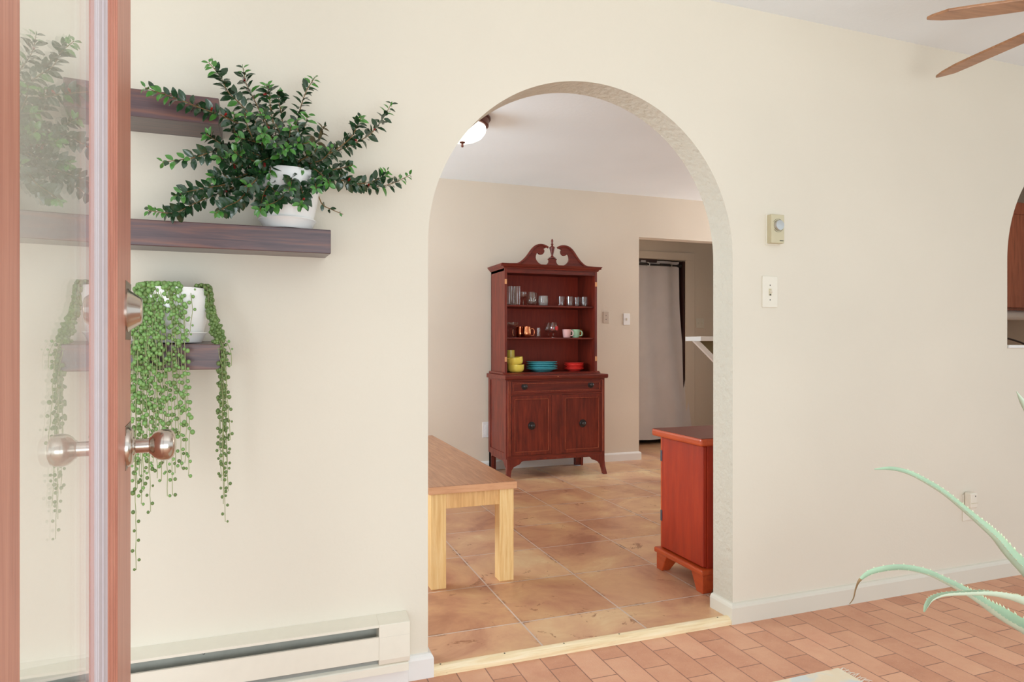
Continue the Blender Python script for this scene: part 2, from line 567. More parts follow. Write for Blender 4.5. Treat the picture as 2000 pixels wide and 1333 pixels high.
# aloe skin: pale blue-green, tip browning handled by its own part
MAT['aloe'] = plain('aloe_skin', S(180, 194, 172), 0.45, var=0.08, scale=14)
MAT['aloe_in'] = plain('aloe_channel', S(154, 176, 146), 0.45, var=0.1, scale=14)
MAT['aloe_tip'] = plain('dry_aloe_tip', S(140, 112, 78), 0.7, var=0.2)
MAT['tooth'] = plain('aloe_tooth', S(204, 212, 176), 0.5, var=0.03)
m = plain('opal_lamp_glass', (0.9, 0.9, 0.88, 1), 0.25, var=0.01)
bs = m.node_tree.nodes['Principled BSDF']
bs.inputs['Emission Color'].default_value = (1, 0.93, 0.84, 1)
bs.inputs['Emission Strength'].default_value = 2.6
MAT['opal'] = m

# ------------------------------------------------------------------ the setting
YA, TA = 2.15, 0.12              # wall with the arches: face and thickness
YB = 5.39                        # back wall of the dining room
CEIL_L, CEIL_D = 2.39, 2.44
XL, XR = -3.0, 6.8


def arch_wall(openings):
    mb = MB()
    y0, y1 = YA, YA + TA
    top = CEIL_D + 0.1

    def face(x0, x1, z00, z01, z10, z11):
        # a front and a back face between x0 (z00..z01) and x1 (z10..z11)
        for y, fl in ((y0, 0), (y1, 1)):
            q = [(x0, y, z00), (x1, y, z10), (x1, y, z11), (x0, y, z01)]
            mb.add(q, [(0, 1, 2, 3) if not fl else (3, 2, 1, 0)], 1 if fl else 0)
    x = XL
    for (xa, xb, zs, zc) in openings:
        face(x, xa, 0, top, 0, top)
        r = (xb - xa) / 2
        N = 160
        pts = [((xa + xb) / 2 - r * math.cos(PI * i / N), zs + r * math.sin(PI * i / N)) for i in range(N + 1)]
        for (ax, az), (bx, bz) in zip(pts, pts[1:]):
            face(ax, bx, az, top, bz, top)
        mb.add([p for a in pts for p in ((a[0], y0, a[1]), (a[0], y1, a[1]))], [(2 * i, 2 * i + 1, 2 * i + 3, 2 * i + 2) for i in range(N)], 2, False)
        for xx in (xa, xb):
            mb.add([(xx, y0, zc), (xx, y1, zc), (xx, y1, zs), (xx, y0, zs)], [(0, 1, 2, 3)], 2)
        if zc > 0:
            face(xa, xb, 0, zc, 0, zc)
            mb.add([(xa, y0, zc), (xb, y0, zc), (xb, y1, zc), (xa, y1, zc)], [(0, 1, 2, 3)], 0)
        x = xb
    face(x, XR, 0, top, 0, top)
    mb.add([(XL, y0, 0), (XL, y1, 0), (XL, y1, top), (XL, y0, top)], [(0, 1, 2, 3)])
    mb.add([(XR, y0, 0), (XR, y1, 0), (XR, y1, top), (XR, y0, top)], [(0, 1, 2, 3)])
    mb.add([(XL, y0, top), (XL, y1, top), (XR, y1, top), (XR, y0, top)], [(0, 1, 2, 3)])
    return mb


AX0, AX1 = 0.50, 1.70
KX0, KX1 = 3.25, 4.45
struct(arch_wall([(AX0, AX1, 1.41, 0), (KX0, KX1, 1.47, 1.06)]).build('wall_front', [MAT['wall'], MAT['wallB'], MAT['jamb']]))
struct(MB().box(XL, XR, -0.35, YA + 0.0, -0.1, 0.0).build('floor', MAT['pavers']))
struct(MB().box(XL, XR, -5.0, -0.35, -0.12, -0.02).build('floor_patio', paint('pale_patio_concrete', (0.52, 0.45, 0.34, 1), 0.3, 60)))
struct(MB().box(-1.1, XR, YA + 0.0, 7.4, -0.1, TILE_Z).build('floor_dining', MAT['tiles']))
struct(MB().box(XL, XR, -0.7, YA, CEIL_L, CEIL_L + 0.1).build('ceiling', MAT['white_ceiling']))
struct(MB().box(-1.1, XR, YA + TA, 7.4, CEIL_D, CEIL_D + 0.1).build('ceiling_dining', MAT['white_ceiling']))
# back wall of the dining room with the opening to the hall
HX0, HX1, HZ1 = at(1248, 600, Y=YB).x, 4.35, at(1320, 467.8, Y=YB).z
YH = 6.2
mb = MB().box(-1.0, HX0, YB, YB + 0.12, 0, CEIL_D).box(HX0, HX1, YB, YB + 0.12, HZ1, CEIL_D).box(HX1, XR, YB, YB + 0.12, 0, CEIL_D)
struct(mb.build('wall_back', MAT['wallB']))
# hall wall with the curtained doorway
DX0, DX1 = 3.42, at(1338, 600, Y=YH).x
DZ1 = at(1300, 507, Y=YH).z
mb = MB().box(2.9, DX0, YH, YH + 0.12, 0, CEIL_D).box(DX0, DX1, YH, YH + 0.12, DZ1, CEIL_D).box(DX1, XR, YH, YH + 0.12, 0, CEIL_D)
mb.box(2.9, 3.02, YB + 0.12, YH, 0, CEIL_D)
struct(mb.build('wall_hall', MAT['wallB']))
struct(MB().box(2.9, 4.9, 7.25, 7.35, 0, CEIL_D).box(4.8, 4.9, YH + 0.12, 7.25, 0, CEIL_D).box(2.9, 3.0, YH + 0.12, 7.25, 0, CEIL_D).build('wall_closet', MAT['trim_white']))
# left wall of the dining room with its window
WY0, WY1, WZ0, WZ1 = 3.2, 5.0, 0.85, 2.15
mb = MB().box(-1.1, -1.0, YA + TA, WY0, 0, CEIL_D).box(-1.1, -1.0, WY1, YB, 0, CEIL_D)
mb.box(-1.1, -1.0, WY0, WY1, 0, WZ0).box(-1.1, -1.0, WY0, WY1, WZ1, CEIL_D)
struct(mb.build('wall_left', MAT['wallB']))
mb = MB()
for a in (WY0, (WY0 + WY1) / 2 - 0.02, WY1 - 0.04):
    mb.box(-1.09, -1.03, a, a + 0.04, WZ0, WZ1)
mb.box(-1.09, -1.03, WY0, WY1, WZ0, WZ0 + 0.04).box(-1.09, -1.03, WY0, WY1, WZ1 - 0.04, WZ1)
w1 = struct(mb.build('window_1', MAT['trim_white'], bevel=0.004))
MB().box(-1.063, -1.057, WY0 + 0.04, WY1 - 0.04, WZ0 + 0.04, WZ1 - 0.04).build('pane', MAT['pane'], w1)
struct(MB().box(XR - 0.1, XR, YA + TA, YB, 0, CEIL_D).build('wall_right', MAT['wallB']))

# baseboards: coved top, rounded
BT = 0.016


def base_profile(h):
    return [(0, 0), (BT, 0), (BT, h - 0.016), (BT - 0.003, h - 0.008), (BT - 0.009, h - 0.002), (0, h)]


def baseboard_path(mb, rings, h, z0=0.0):
    """rings: (wall point, outward offset per metre of profile depth) at each mitred corner"""
    pr = base_profile(h)
    n = len(pr)
    vs = [(p[0] + o[0] * d, p[1] + o[1] * d, z0 + z) for p, o in rings for d, z in pr]
    fs = [(k * n + i, k * n + i + 1, k * n + i + 1 + n, k * n + i + n) for k in range(len(rings) - 1) for i in range(n - 1)]
    fs += [list(range(n)), list(range(len(rings) * n - 1, (len(rings) - 1) * n - 1, -1))]
    mb.add(vs, fs)


mb = MB()
baseboard_path(mb, [((XR, YA), (0, -1)), ((AX1, YA), (-1, -1)), ((AX1, YA + TA), (-1, 0))], 0.078)
struct(mb.build('baseboard_right', MAT['trim']))
mb = MB()
baseboard_path(mb, [((0.43, YA), (0, -1)), ((AX0, YA), (1, -1)), ((AX0, YA + TA), (1, 0))], 0.078)
struct(mb.build('baseboard_left', MAT['trim_white']))
mb = MB()
baseboard_path(mb, [((-1.0, YB), (0, -1)), ((HX0, YB), (1, -1)), ((HX0, YB + 0.12), (1, 0))], 0.075, TILE_Z)
struct(mb.build('baseboard_back', MAT['trim_white']))
# oak threshold strip, nosed towards the brick
thr = MB()
thr.prism([(YA - 0.014, 0.0), (YA - 0.012, 0.014), (YA + 0.0, 0.026), (YA + 0.012, 0.0275), (YA + 0.028, 0.0215), (YA + 0.028, 0.0)], AX0 + BT, AX1 - BT, 'x')
MAT['threshold'] = wood('oak_threshold', S(222, 190, 140), S(240, 218, 176), S(250, 236, 206), 'x', 1.5, 0.5, 0.0, (S(150, 108, 62), 22, 0.66), 18, 0.15)
t1 = struct(thr.build('trim_1', MAT['threshold']))
for px, py in ((864, 1305), (991, 1284), (1108, 1264), (1219, 1247), (1415, 1215)):
    X = at(px, py, Z=0.027).x
    MB().lathe([(0.0001, 0.0012), (0.0028, 0.0008), (0.0032, 0)], (X, YA + 0.009, 0.0268), 10).build('nail', MAT['dark'], t1)

# casing round the curtained doorway
cz1, cx1 = at(1300, 492.5, Y=YH).z, at(1355, 600, Y=YH).x
mb = MB().box(DX1, cx1, YH - 0.018, YH, TILE_Z, DZ1).box(DX0 - 0.07, cx1, YH - 0.018, YH, DZ1, cz1).box(DX0 - 0.07, DX0, YH - 0.018, YH, TILE_Z, DZ1)
struct(mb.build('trim_2', MAT['wallB'], bevel=0.004))
MAT['reveal'] = wood('dark_door_reveal', S(44, 22, 20), S(62, 32, 28), None, 'z')
struct(MB().box(DX1 - 0.022, DX1, YH + 0.0, YH + 0.12, TILE_Z, DZ1 - 0.012).build('trim_3', MAT['reveal']))
struct(MB().box(DX0, at(1281, 507, Y=YH + .05).x, YH + 0.03, YH + 0.08, DZ1 - 0.035, DZ1).build('trim_4', MAT['reveal']))
# sill board of the kitchen pass-through
struct(MB().box(KX0 + 0.004, KX1 - 0.004, YA - 0.008, YA + TA, 1.06, 1.074).build('trim_5', MAT['trim_white'], bevel=0.003))

# ------------------------------------------------------------------ glazed entrance door, swung open towards the arch wall
DA = math.radians(-4.45)
DT = Vector((math.sin(DA), math.cos(DA), 0))      # along the leaf, away from the hinge
DN = Vector((math.cos(DA), -math.sin(DA), 0))     # out of the leaf, towards the arch
local()
door = bpy.data.objects.new('door_1', None)
COL.objects.link(door)
door.location = (0, 0, 0)
door.rotation_euler = (0, 0, -DA)
struct(door)
door['label'] = 'open redwood door with tall glass pane and satin nickel knob at left edge'
GN = -0.1375            # glass face (local x), leaf runs along local y
FN = -0.1185            # face of the stiles
BN = FN - 0.042
GT0, GT1, FT1, DE = 0.585, 1.140, 1.190, 1.395
ZB, ZT, ZG0, ZG1 = 0.03, 2.06, 0.28, 1.90


def stile(t0, t1, name):
    return MB().box(BN, FN, t0, t1, ZB, ZT).build(name, MAT['door_wood'], door, bevel=0.0025)


stile(0.44, GT0, 'stile')
stile(FT1, DE, 'stile')
MB().box(BN, FN, GT0, FT1, ZB, ZG0).build('rail', MAT['door_wood'], door, bevel=0.0025)
MB().box(BN, FN, GT0, FT1, ZG1, ZT).build('rail', MAT['door_wood'], door, bevel=0.0025)
# ogee sticking between stile face and glass: stepped profile in (n, t)
og = [(GN - 0.012, FT1 + 0.001), (GN - 0.012, GT1 + 0.025), (-0.1282, GT1 + 0.025), (-0.1266, GT1 + 0.028), (-0.1266, GT1 + 0.035), (-0.1238, GT1 + 0.037), (-0.1232, GT1 + 0.043),
      (-0.1212, GT1 + 0.045), (-0.1206, GT1 + 0.048), (FN - 0.0005, GT1 + 0.049), (FN - 0.0005, FT1 + 0.001)]
MB().prism(og, ZG0 - 0.01, ZG1 + 0.01, 'z').build('moulding', MAT['door_wood'], door, bevel=0.0004)
ogs = [(GN - 0.010, GT1 + 0.0255), (GN - 0.010, GT1), (GN + 0.0005, GT1), (GN + 0.0030, GT1 + 0.008), (GN + 0.0030, GT1 + 0.010), (GN + 0.0050, GT1 + 0.011), (GN + 0.0062, GT1 + 0.018), (GN + 0.0062, GT1 + 0.020), (GN + 0.0088, GT1 + 0.0255)]
sp = MB().prism(ogs, ZG0, ZG1, 'z').build('glazing_strip', MAT['strip'], door, bevel=0.0004)
sp['label'] = 'pale grey glazing strip along the far edge of the pane'
pn = MB().box(GN - 0.006, GN, GT0 - 0.005, GT1 + 0.004, ZG0 - 0.005, ZG1 + 0.005).build('glass_pane', MAT['pane'], door)


def hit(px, nn, py=None):
    """(t, z) on the door plane n = nn at photo pixel"""
    u = (px - 1000) / F_PX
    d = Vector((u * CY + SY, CY - u * SY, 0))
    k = nn / d.dot(DN)
    return (d * k).dot(DT), CAMZ + k * (HZ - (py or HZ)) / F_PX


kt = 1.325
kz_depth = (DT * kt + DN * FN)
kz_depth = kz_depth.x * SY + kz_depth.y * CY
KZ = CAMZ + kz_depth * (HZ - 873) / F_PX
BZ = CAMZ + kz_depth * (HZ - 607) / F_PX
RX = Matrix.Rotation(PI / 2, 3, 'Y')       # lathe axis z -> x
kp = [(0.0001, 0), (0.034, 0), (0.034, 0.004), (0.0315, 0.008), (0.029, 0.010), (0.0001, 0.010)]
knob = MB().lathe([(0.0001, 0.008), (0.017, 0.008), (0.016, 0.012), (0.0125, 0.014), (0.0125, 0.034), (0.015, 0.0345), (0.0160, 0.037), (0.0215, 0.041), (0.0255, 0.047), (0.0275, 0.055), (0.0270, 0.064), (0.0235, 0.071), (0.016, 0.0745), (0.0001, 0.0755)], (FN, kt, KZ), 40, RX).build('knob', MAT['nickel'], door)
knob['label'] = 'round satin nickel door knob'
MB().lathe(kp, (FN, kt, KZ), 40, RX).build('rose', MAT['nickel'], knob)
MB().lathe([(0.0001, 0.0), (0.0375, 0.0), (0.0375, 0.003), (0.034, 0.006), (0.0225, 0.0215), (0.0205, 0.0235), (0.0001, 0.024)], (FN, kt, BZ), 40, RX).build('deadbolt', MAT['nickel'], door)['label'] = 'tapered satin nickel deadbolt above the knob'
for z, h, n_ in ((BZ, 0.10, 'scuff_plate'), (KZ, 0.075, 'scuff_plate')):
    MB().box(FN - 0.001, FN + 0.0012, kt - 0.026, DE - 0.005, z - h / 2, z + h / 2).build(n_, MAT['tarnish'], door, bevel=0.0005)
local(False)

# ------------------------------------------------------------------ floating shelves (sagging a touch at the front)
SHD = 0.18
TILT = math.radians(3.0)


def shelf(x0, x1, zt, th, label):
    o = MB().box(x0, x1, -SHD, 0, -th, 0).build('wall_shelf', MAT['shelf'], bevel=0.0022, loc=(0, 0, 0))
    o.location = (0, YA + 0.001, zt)
    o.rotation_euler = (TILT, 0, 0)
    return tag(o, label, 'shelf')


def xs(px, Y=YA - SHD):
    return at(px, HZ, Y=Y).x


shelf(xs(226), -0.1145, 1.750, 0.071, 'dark stained wooden wall shelf behind the goldfish plant, empty and highest of the shelves')
shelf(xs(224), 0.178, 1.413, 0.068, 'long dark stained wooden wall shelf carrying the bushy plant')
shelf(xs(224), -0.110, 1.088, 0.068, 'short dark stained wooden wall shelf carrying the trailing bead plant, the lowest one')


# ------------------------------------------------------------------ bushy goldfish plant on the long shelf
def leaf(mb, p, d, n, L, Wd, mi, curl=0.25):
    d = d.normalized()
    s = d.cross(n)
    if s.length < 1e-4:
        return
    s.normalize()
    n = s.cross(d).normalized()
    st = [(0, 0.06), (0.16, 0.62), (0.42, 1.0), (0.7, 0.82), (0.9, 0.36), (1.0, 0.02)]
    vs = []
    for a, w in st:
        c = p + d * (a * L) - n * (curl * L * a * a * 0.6)
        h = n * (0.16 * Wd * w)
        vs += [c + s * (w * Wd / 2) + h, c, c - s * (w * Wd / 2) + h]
    fs = []
    for i in range(len(st) - 1):
        a = i * 3
        fs += [(a, a + 1, a + 4, a + 3), (a + 1, a + 2, a + 5, a + 4)]
    mb.add(vs, fs, mi, True)


PXC = at(562, 446, Y=2.05)
pot_x, pot_y = PXC.x, 2.052
pot_z = 1.413 - (YA - pot_y) * math.tan(TILT)
bush = thing('potted_goldfish_plant', 'bushy glossy green plant with red buds in a white pot on the long shelf', 'plant', (pot_x, pot_y, pot_z))


def pot_mesh(c, R, H, foot):
    mb = MB()
    pr = [(0.0001, 0.012), (R * 0.70, 0.012), (R * 0.80, H * 0.2), (R * 0.93, H * 0.5), (R * 0.99, H * 0.78), (R, H * 0.95), (R, H), (R * 0.955, H), (R * 0.93, H * 0.9), (R * 0.9, H * 0.86)]
    mb.lathe(pr, c, 48, cap=False)
    return mb


def saucer_mesh(c, R):
    return MB().lathe([(0.0001, 0), (R * 0.80, 0), (R * 0.84, 0.004), (R * 0.92, 0.020), (R, 0.0265), (R * 0.995, 0.029), (R * 0.90, 0.0235), (R * 0.8, 0.011), (0.0001, 0.011)], c, 48, cap=False)


PR, PH = 0.090, 0.165
pot_mesh((pot_x, pot_y, pot_z), PR, PH, 0).build('pot', MAT['pot'], bush)
saucer_mesh((pot_x, pot_y, pot_z), 0.080).build('saucer', MAT['pot'], bush)
MB().lathe([(0.0001, 0.006), (PR * 0.5, 0.003), (PR * 0.905, 0)], (pot_x, pot_y, pot_z + PH * 0.87), 32).build('soil', MAT['soil'], bush)

C = lambda x, y: (250 + 0.3 * x, 80 + 0.3 * y)
paths = [
    ([(1000, 840), (800, 600), (640, 500), (480, 440), (300, 370), (110, 305)], 1.90),
    ([(1000, 830), (850, 560), (740, 420), (650, 330), (600, 230), (525, 140)], 1.96),
    ([(1000, 830), (900, 560), (830, 400), (770, 280), (750, 175)], 2.02),
    ([(1020, 830), (960, 600), (930, 450), (920, 350), (905, 290)], 1.98),
    ([(1040, 830), (1010, 600), (1000, 480), (980, 380), (1005, 340)], 2.02),
    ([(1050, 830), (1090, 600), (1120, 450), (1160, 330), (1215, 240)], 2.05),
    ([(1100, 830), (1180, 720), (1240, 640), (1275, 555)], 2.08),
    ([(1050, 830), (1250, 760), (1400, 700), (1560, 620), (1650, 520), (1715, 410)], 2.05),
    ([(1060, 830), (1300, 740), (1440, 640), (1490, 560), (1515, 495)], 2.0),
    ([(1050, 840), (1250, 870), (1420, 910), (1550, 950), (1700, 935), (1835, 875)], 2.06),
    ([(1080, 840), (1300, 880), (1480, 930), (1620, 905), (1690, 850)], 2.03),
    ([(1080, 840), (1250, 850), (1380, 830), (1455, 810)], 1.96),
    ([(1000, 840), (850, 780), (700, 730), (560, 720), (430, 760), (225, 790)], 1.90),
    ([(1000, 840), (800, 740), (660, 700), (560, 640), (510, 605)], 1.97),
    ([(990, 850), (800, 880), (650, 930), (500, 960), (400, 980), (305, 1010)], 1.90),
    ([(990, 850), (800, 910), (620, 980), (430, 1060), (300, 1120), (130, 1105)], 1.93),
    ([(990, 850), (800, 960), (720, 1040), (640, 1080), (575, 1120)], 1.88),
    ([(1000, 850), (900, 960), (870, 1050), (860, 1105)], 1.88),
    ([(1010, 850), (940, 960), (1010, 1010), (960, 1050), (900, 1070)], 1.87),
    ([(1050, 850), (1120, 940), (1140, 1020), (1120, 1070)], 1.88),
    ([(1060, 850), (1065, 910), (1050, 970)], 1.88),
    ([(1120, 850), (1210, 920), (1225, 960)], 1.92),
    ([(1200, 900), (1240, 1010), (1270, 1070), (1330, 1100), (1400, 1130)], 2.09),
    ([(980, 830), (880, 720), (880, 640), (900, 600)], 1.90),
    ([(1000, 830), (1040, 680), (1060, 560)], 1.91),
    ([(970, 830), (820, 690), (700, 600), (690, 480)], 1.97),
    ([(1040, 830), (1120, 680), (1090, 520)], 1.98),
    ([(980, 840), (760, 820), (640, 780), (590, 750)], 1.91),
    ([(980, 840), (850, 700), (780, 560), (760, 470)], 1.93),
    ([(980, 840), (870, 860), (820, 920), (760, 950)], 1.87),
    ([(1040, 840), (1000, 760), (980, 700), (930, 640)], 1.86),
    ([(1020, 840), (960, 690), (900, 530), (880, 470)], 1.95),
    ([(1060, 840), (1180, 800), (1270, 770), (1330, 700)], 1.95),
    ([(1060, 840), (1200, 830), (1290, 900), (1310, 930)], 1.93),
    ([(980, 840), (860, 790), (760, 770), (690, 720)], 1.88),
    ([(980, 840), (830, 850), (700, 890), (600, 880), (540, 890)], 1.94),
    ([(1000, 830), (930, 720), (850, 600), (800, 500)], 2.0),
    ([(1040, 830), (1060, 740), (1110, 640), (1150, 560), (1170, 480)], 1.99),
    ([(1070, 840), (1120, 780), (1200, 740), (1230, 700)], 1.93),
    ([(1020, 840), (970, 760), (1000, 640), (960, 540)], 1.93),
]
for _ in range(16):
    ex, ey = random.uniform(680, 1260), random.uniform(540, 960)
    if 860 < ex < 1240 and ey > 860:
        continue
    paths.append(([(1020, 845), ((1020 + ex) / 2 + random.uniform(-40, 40), (845 + ey) / 2 - 50), (ex, ey)], random.uniform(1.88, 2.04)))
fol, stm = MB(), MB()
base_c = Vector((pot_x, pot_y, pot_z + PH * 0.9))
for pi_, (pth, ytip) in enumerate(paths):
    P = []
    m_ = len(pth) - 1
    for i, q in enumerate(pth):
        t = i / m_
        px, py = C(*q)
        P.append(at(px, py, Y=2.03 + (ytip - 2.03) * t ** 0.8))
    ln = sum((P[i + 1] - P[i]).length for i in range(m_))
    n = max(6, int(ln / 0.0108))
    pts = spline(P, n)
    root = base_c + Vector((random.uniform(-0.04, 0.04), random.uniform(-0.04, 0.03), -0.005))
    stm.tube([root] + pts, [0.0024] + [0.0022 * (1 - 0.55 * i / n) for i in range(n + 1)], 6)
    ang = random.uniform(0, PI)
    brown = pi_ == 6
    small = 0.6 if pi_ == 22 else 1.0
    for i in range(2 if pi_ != 22 else 4, n + 1):
        t = (pts[min(i + 1, n)] - pts[i - 1]).normalized()
        x = t.cross(Vector((0.1, 0.2, 1)))
        x.normalize()
        y = t.cross(x).normalized()
        ang += PI / 2 + random.uniform(-0.35, 0.35)
        fr = i / n
        size = (0.0300 if fr < 0.8 else 0.0300 - 0.012 * (fr - 0.8) / 0.2) * random.uniform(0.8, 1.12) * small
        for sgn in (0, PI):
            if random.random() < 0.06 or (pi_ == 22 and i % 3):
                continue
            r = math.cos(ang + sgn) * x + math.sin(ang + sgn) * y
            dd = (r * 0.85 + t * random.uniform(0.35, 0.75) + Vector((0, 0, -0.12)) + Vector((random.uniform(-.2, .2), random.uniform(-.2, .2), random.uniform(-.2, .2))))
            nn = t * 0.25 + Vector((random.uniform(-.9, .9), -1.0, random.uniform(0.1, 1.0))) - r * 0.2
            new = (1 if (fr > 0.86 and random.random() < 0.75) or random.random() < 0.05 else 0)
            pq = pts[i]
            if pq.y + dd.normalized().y * size > YA - 0.006:
                continue
            leaf(fol, pq + r * 0.002, dd, nn, size, size * random.uniform(0.52, 0.64), 2 if brown and random.random() < 0.6 else new, random.uniform(0.15, 0.5))
        if random.random() < 0.055 and 0.25 < fr < 0.85:
            for _ in range(random.choice((1, 2))):
                r = (math.cos(ang) * x + math.sin(ang) * y + Vector((0, -0.8, -0.6))).normalized()
                a = pts[i] + r * 0.004
                bd = MB().tube([a, a + r * 0.006, a + r * 0.013 + Vector((0, 0, -0.001)), a + r * 0.017], [0.0015, 0.0030, 0.0032, 0.0012], 7)
                bd.build('flower_bud', MAT['flower'], bush)
fol.build('foliage', [MAT['leaf'], MAT['leaf_new'], MAT['leaf_brown']], bush)
stm.build('stems', MAT['stem'], bush)

# ------------------------------------------------------------------ trailing bead plant on the lowest shelf
lx = at(342, 672, Y=2.055).x
ly = 2.056
lz = 1.088 - (YA - ly) * math.tan(TILT)
pearl = thing('string_of_pearls_plant', 'trailing string of round green beads in a white pot on the lowest shelf', 'plant', (lx, ly, lz))
LR, LH = 0.089, 0.148
pot_mesh((lx, ly, lz), LR, LH, 0).build('pot', MAT['pot'], pearl)
saucer_mesh((lx, ly, lz), 0.081).build('saucer', MAT['pot'], pearl)
MB().lathe([(0.0001, 0.006), (LR * 0.5, 0.003), (LR * 0.905, 0)], (lx, ly, lz + LH * 0.87), 32).build('soil', MAT['soil'], pearl)


def strand(P, dark=False, gap=0.0128, r0=0.0056, start=0.0):
    ln = sum((P[i + 1] - P[i]).length for i in range(len(P) - 1))
    n = max(8, int(ln / gap))
    pts = spline(P, n)
    for i in range(1, n):
        pts[i] = pts[i] + Vector((random.uniform(-1, 1), random.uniform(-1, 1), 0)) * 0.0012
    mb = MB().tube(pts, 0.0009, 5)
    for i in range(1, n + 1):
        if random.random() < 0.13:
            continue
        sd = 1 if i % 2 else -1
        a = random.uniform(-0.9, 0.9)
        o = Vector((math.cos(a) * sd, math.sin(a), 0)) * (r0 + 0.0012)
        r = r0 * random.uniform(0.72, 1.12) * (1.0 if i < n - 4 else 0.75)
        c = pts[i] + o
        if c.y > YA - 0.008:
            continue
        mb.ball(c, r, 8, 6, 1, (1, 1, 1.12))
    return mb.build('strand', [MAT['vine'], MAT['pearl_dark'] if dark else MAT['pearl']], pearl)


# front curtain of strands (photo column at the rim, column at the end, row of the end)
front = [(268, 266, 1114), (272, 262, 940), (270, 258, 900), (276, 268, 955), (282, 276, 985), (278, 272, 930), (286, 281, 960), (288, 285, 890), (292, 290, 925),
         (290, 294, 1000), (296, 299, 905), (300, 303, 880), (303, 307, 935), (298, 311, 860), (308, 315, 940), (312, 320, 905), (306, 327, 970), (316, 331, 885),
         (334, 337, 968), (330, 342, 925), (337, 349, 850), (341, 354, 915), (346, 361, 905), (352, 368, 930), (357, 364, 800),
         (275, 265, 850), (286, 279, 830), (266, 260, 800), (265, 258, 700), (280, 287, 760), (338, 345, 740), (268, 255, 760), (284, 292, 700), (272, 276, 690)]
for k, (xa, xb, yb) in enumerate(front):
    yo = 1.945 - 0.014 * random.random()
    ph = (xa - 342) / 78
    rim = Vector((lx + 0.97 * LR * max(-0.98, min(0.98, ph)), ly - 0.97 * LR * math.sqrt(max(0.02, 1 - min(0.96, ph * ph))), lz + LH + 0.004))
    mid = at(xa + (xb - xa) * 0.25, 600, Y=min(rim.y - 0.008, 1.99) if ph > -0.9 else 1.99)
    P = [rim + (Vector((lx, ly, rim.z)) - rim) * 0.3, rim, mid, at(xa + (xb - xa) * 0.5, 660, Y=yo + 0.004), at(xa + (xb - xa) * 0.7, 735, Y=yo), at(xb + random.uniform(-3, 3), (735 + yb) / 2, Y=yo), at(xb, yb, Y=yo)]
    if yb < 760:
        P = P[:4] + [at(xb, yb, Y=yo)]
    strand(P, dark=yb > 860 and k % 3 == 0)
# bunch over the right side of the pot
right = [(400, 432, 440, 1020), (402, 436, 436, 985), (404, 428, 432, 940), (398, 434, 446, 960), (405, 440, 444, 905), (403, 430, 428, 880), (401, 438, 450, 860), (406, 433, 435, 930), (399, 426, 441, 820), (404, 436, 430, 800), (402, 430, 438, 760)]
for k, (xa, xm, xb, yb) in enumerate(right):
    yo = 1.99 - 0.03 * random.random()
    rim = Vector((lx + LR * 0.93, ly - 0.036 + random.uniform(-0.02, 0.02), lz + LH + 0.004))
    P = [rim + Vector((-0.03, 0.01, 0)), rim, at(xa + 9, 606, Y=2.02), at(xm - 10, 645, Y=2.0), at(xm, 700, Y=yo), at((xm + xb) / 2, (700 + yb) / 2, Y=yo), at(xb, yb, Y=yo)]
    strand(P, dark=True, gap=0.0115, r0=0.0052)
# a loose wisp and a few strands crossing the rim
for P in ([at(424, 650, Y=2.0), at(440, 665, Y=1.99), at(450, 685, Y=1.985), at(452, 715, Y=1.985)], [at(300, 570, Y=1.985), at(340, 566, Y=1.98), at(380, 566, Y=1.99), at(402, 572, Y=2.02)], [at(372, 568, Y=1.985), at(376, 600, Y=1.962), at(372, 640, Y=1.955), at(366, 660, Y=1.955)]):
    strand(P, dark=False, gap=0.016, r0=0.0048)
# growth covering the soil
mb = MB()
for _ in range(90):
    a, r = random.uniform(0, 2 * PI), LR * 0.9 * math.sqrt(random.random())
    mb.ball((lx + r * math.cos(a), ly + r * math.sin(a), lz + LH * 0.91 + random.uniform(0, 0.010)), random.uniform(0.004, 0.006), 8, 6)
mb.build('crown', MAT['pearl'], pearl)

# ------------------------------------------------------------------ electric baseboard heater
HE = 0.428
he = thing('baseboard_heater', 'long cream electric baseboard heater under the wall shelves', 'heater', (-1.0, YA - 0.03, 0.0))
HXL = -2.2
capx = at(740, 1215, Y=YA - 0.06).x
yf = YA - 0.062
MAT['heater'] = plain('cream_enamel', S(232, 226, 210), 0.4, var=0.015)
MB().prism([(YA - 0.0005, 0.2235), (yf, 0.2125), (yf, 0.205), (yf + 0.004, 0.205), (yf + 0.006, 0.209), (YA - 0.0005, 0.2205)], HXL, capx, 'x').build('hood', MAT['heater'], he)
MB().box(HXL, capx, yf, yf + 0.003, 0.105, 0.1755).box(HXL, capx, yf, yf + 0.008, 0.1735, 0.1755).build('front_panel', MAT['heater'], he, bevel=0.0006)
MB().box(HXL, capx, YA - 0.012, YA - 0.001, 0.075, 0.2195).build('back_plate', plain('grey_back_plate', S(172, 172, 162), 0.5), he)
MB().box(HXL, capx, YA - 0.046, YA - 0.014, 0.085, 0.135).build('element', plain('grey_fins', S(150, 152, 146), 0.5, 0.1), he)
MB().prism([(YA - 0.001, 0.112), (YA - 0.001, 0.106), (yf + 0.006, 0.083), (yf + 0.003, 0.080), (yf + 0.003, 0.058), (yf + 0.007, 0.058), (YA - 0.001, 0.075)], HXL, HE - 0.003, 'x').build('bottom_panel', MAT['heater'], he)
cap = MB().prism([(YA - 0.0005, 0.2235), (yf - 0.002, 0.2125), (yf - 0.002, 0.104), (yf + 0.003, 0.088), (YA - 0.0005, 0.088)], capx, HE, 'x').build('end_cap', MAT['heater'], he, bevel=0.0012)
MB().box(capx + 0.001, HE + 0.0005, yf - 0.0023, yf - 0.0015, 0.1735, 0.1745).build('seam', MAT['trim'], cap)
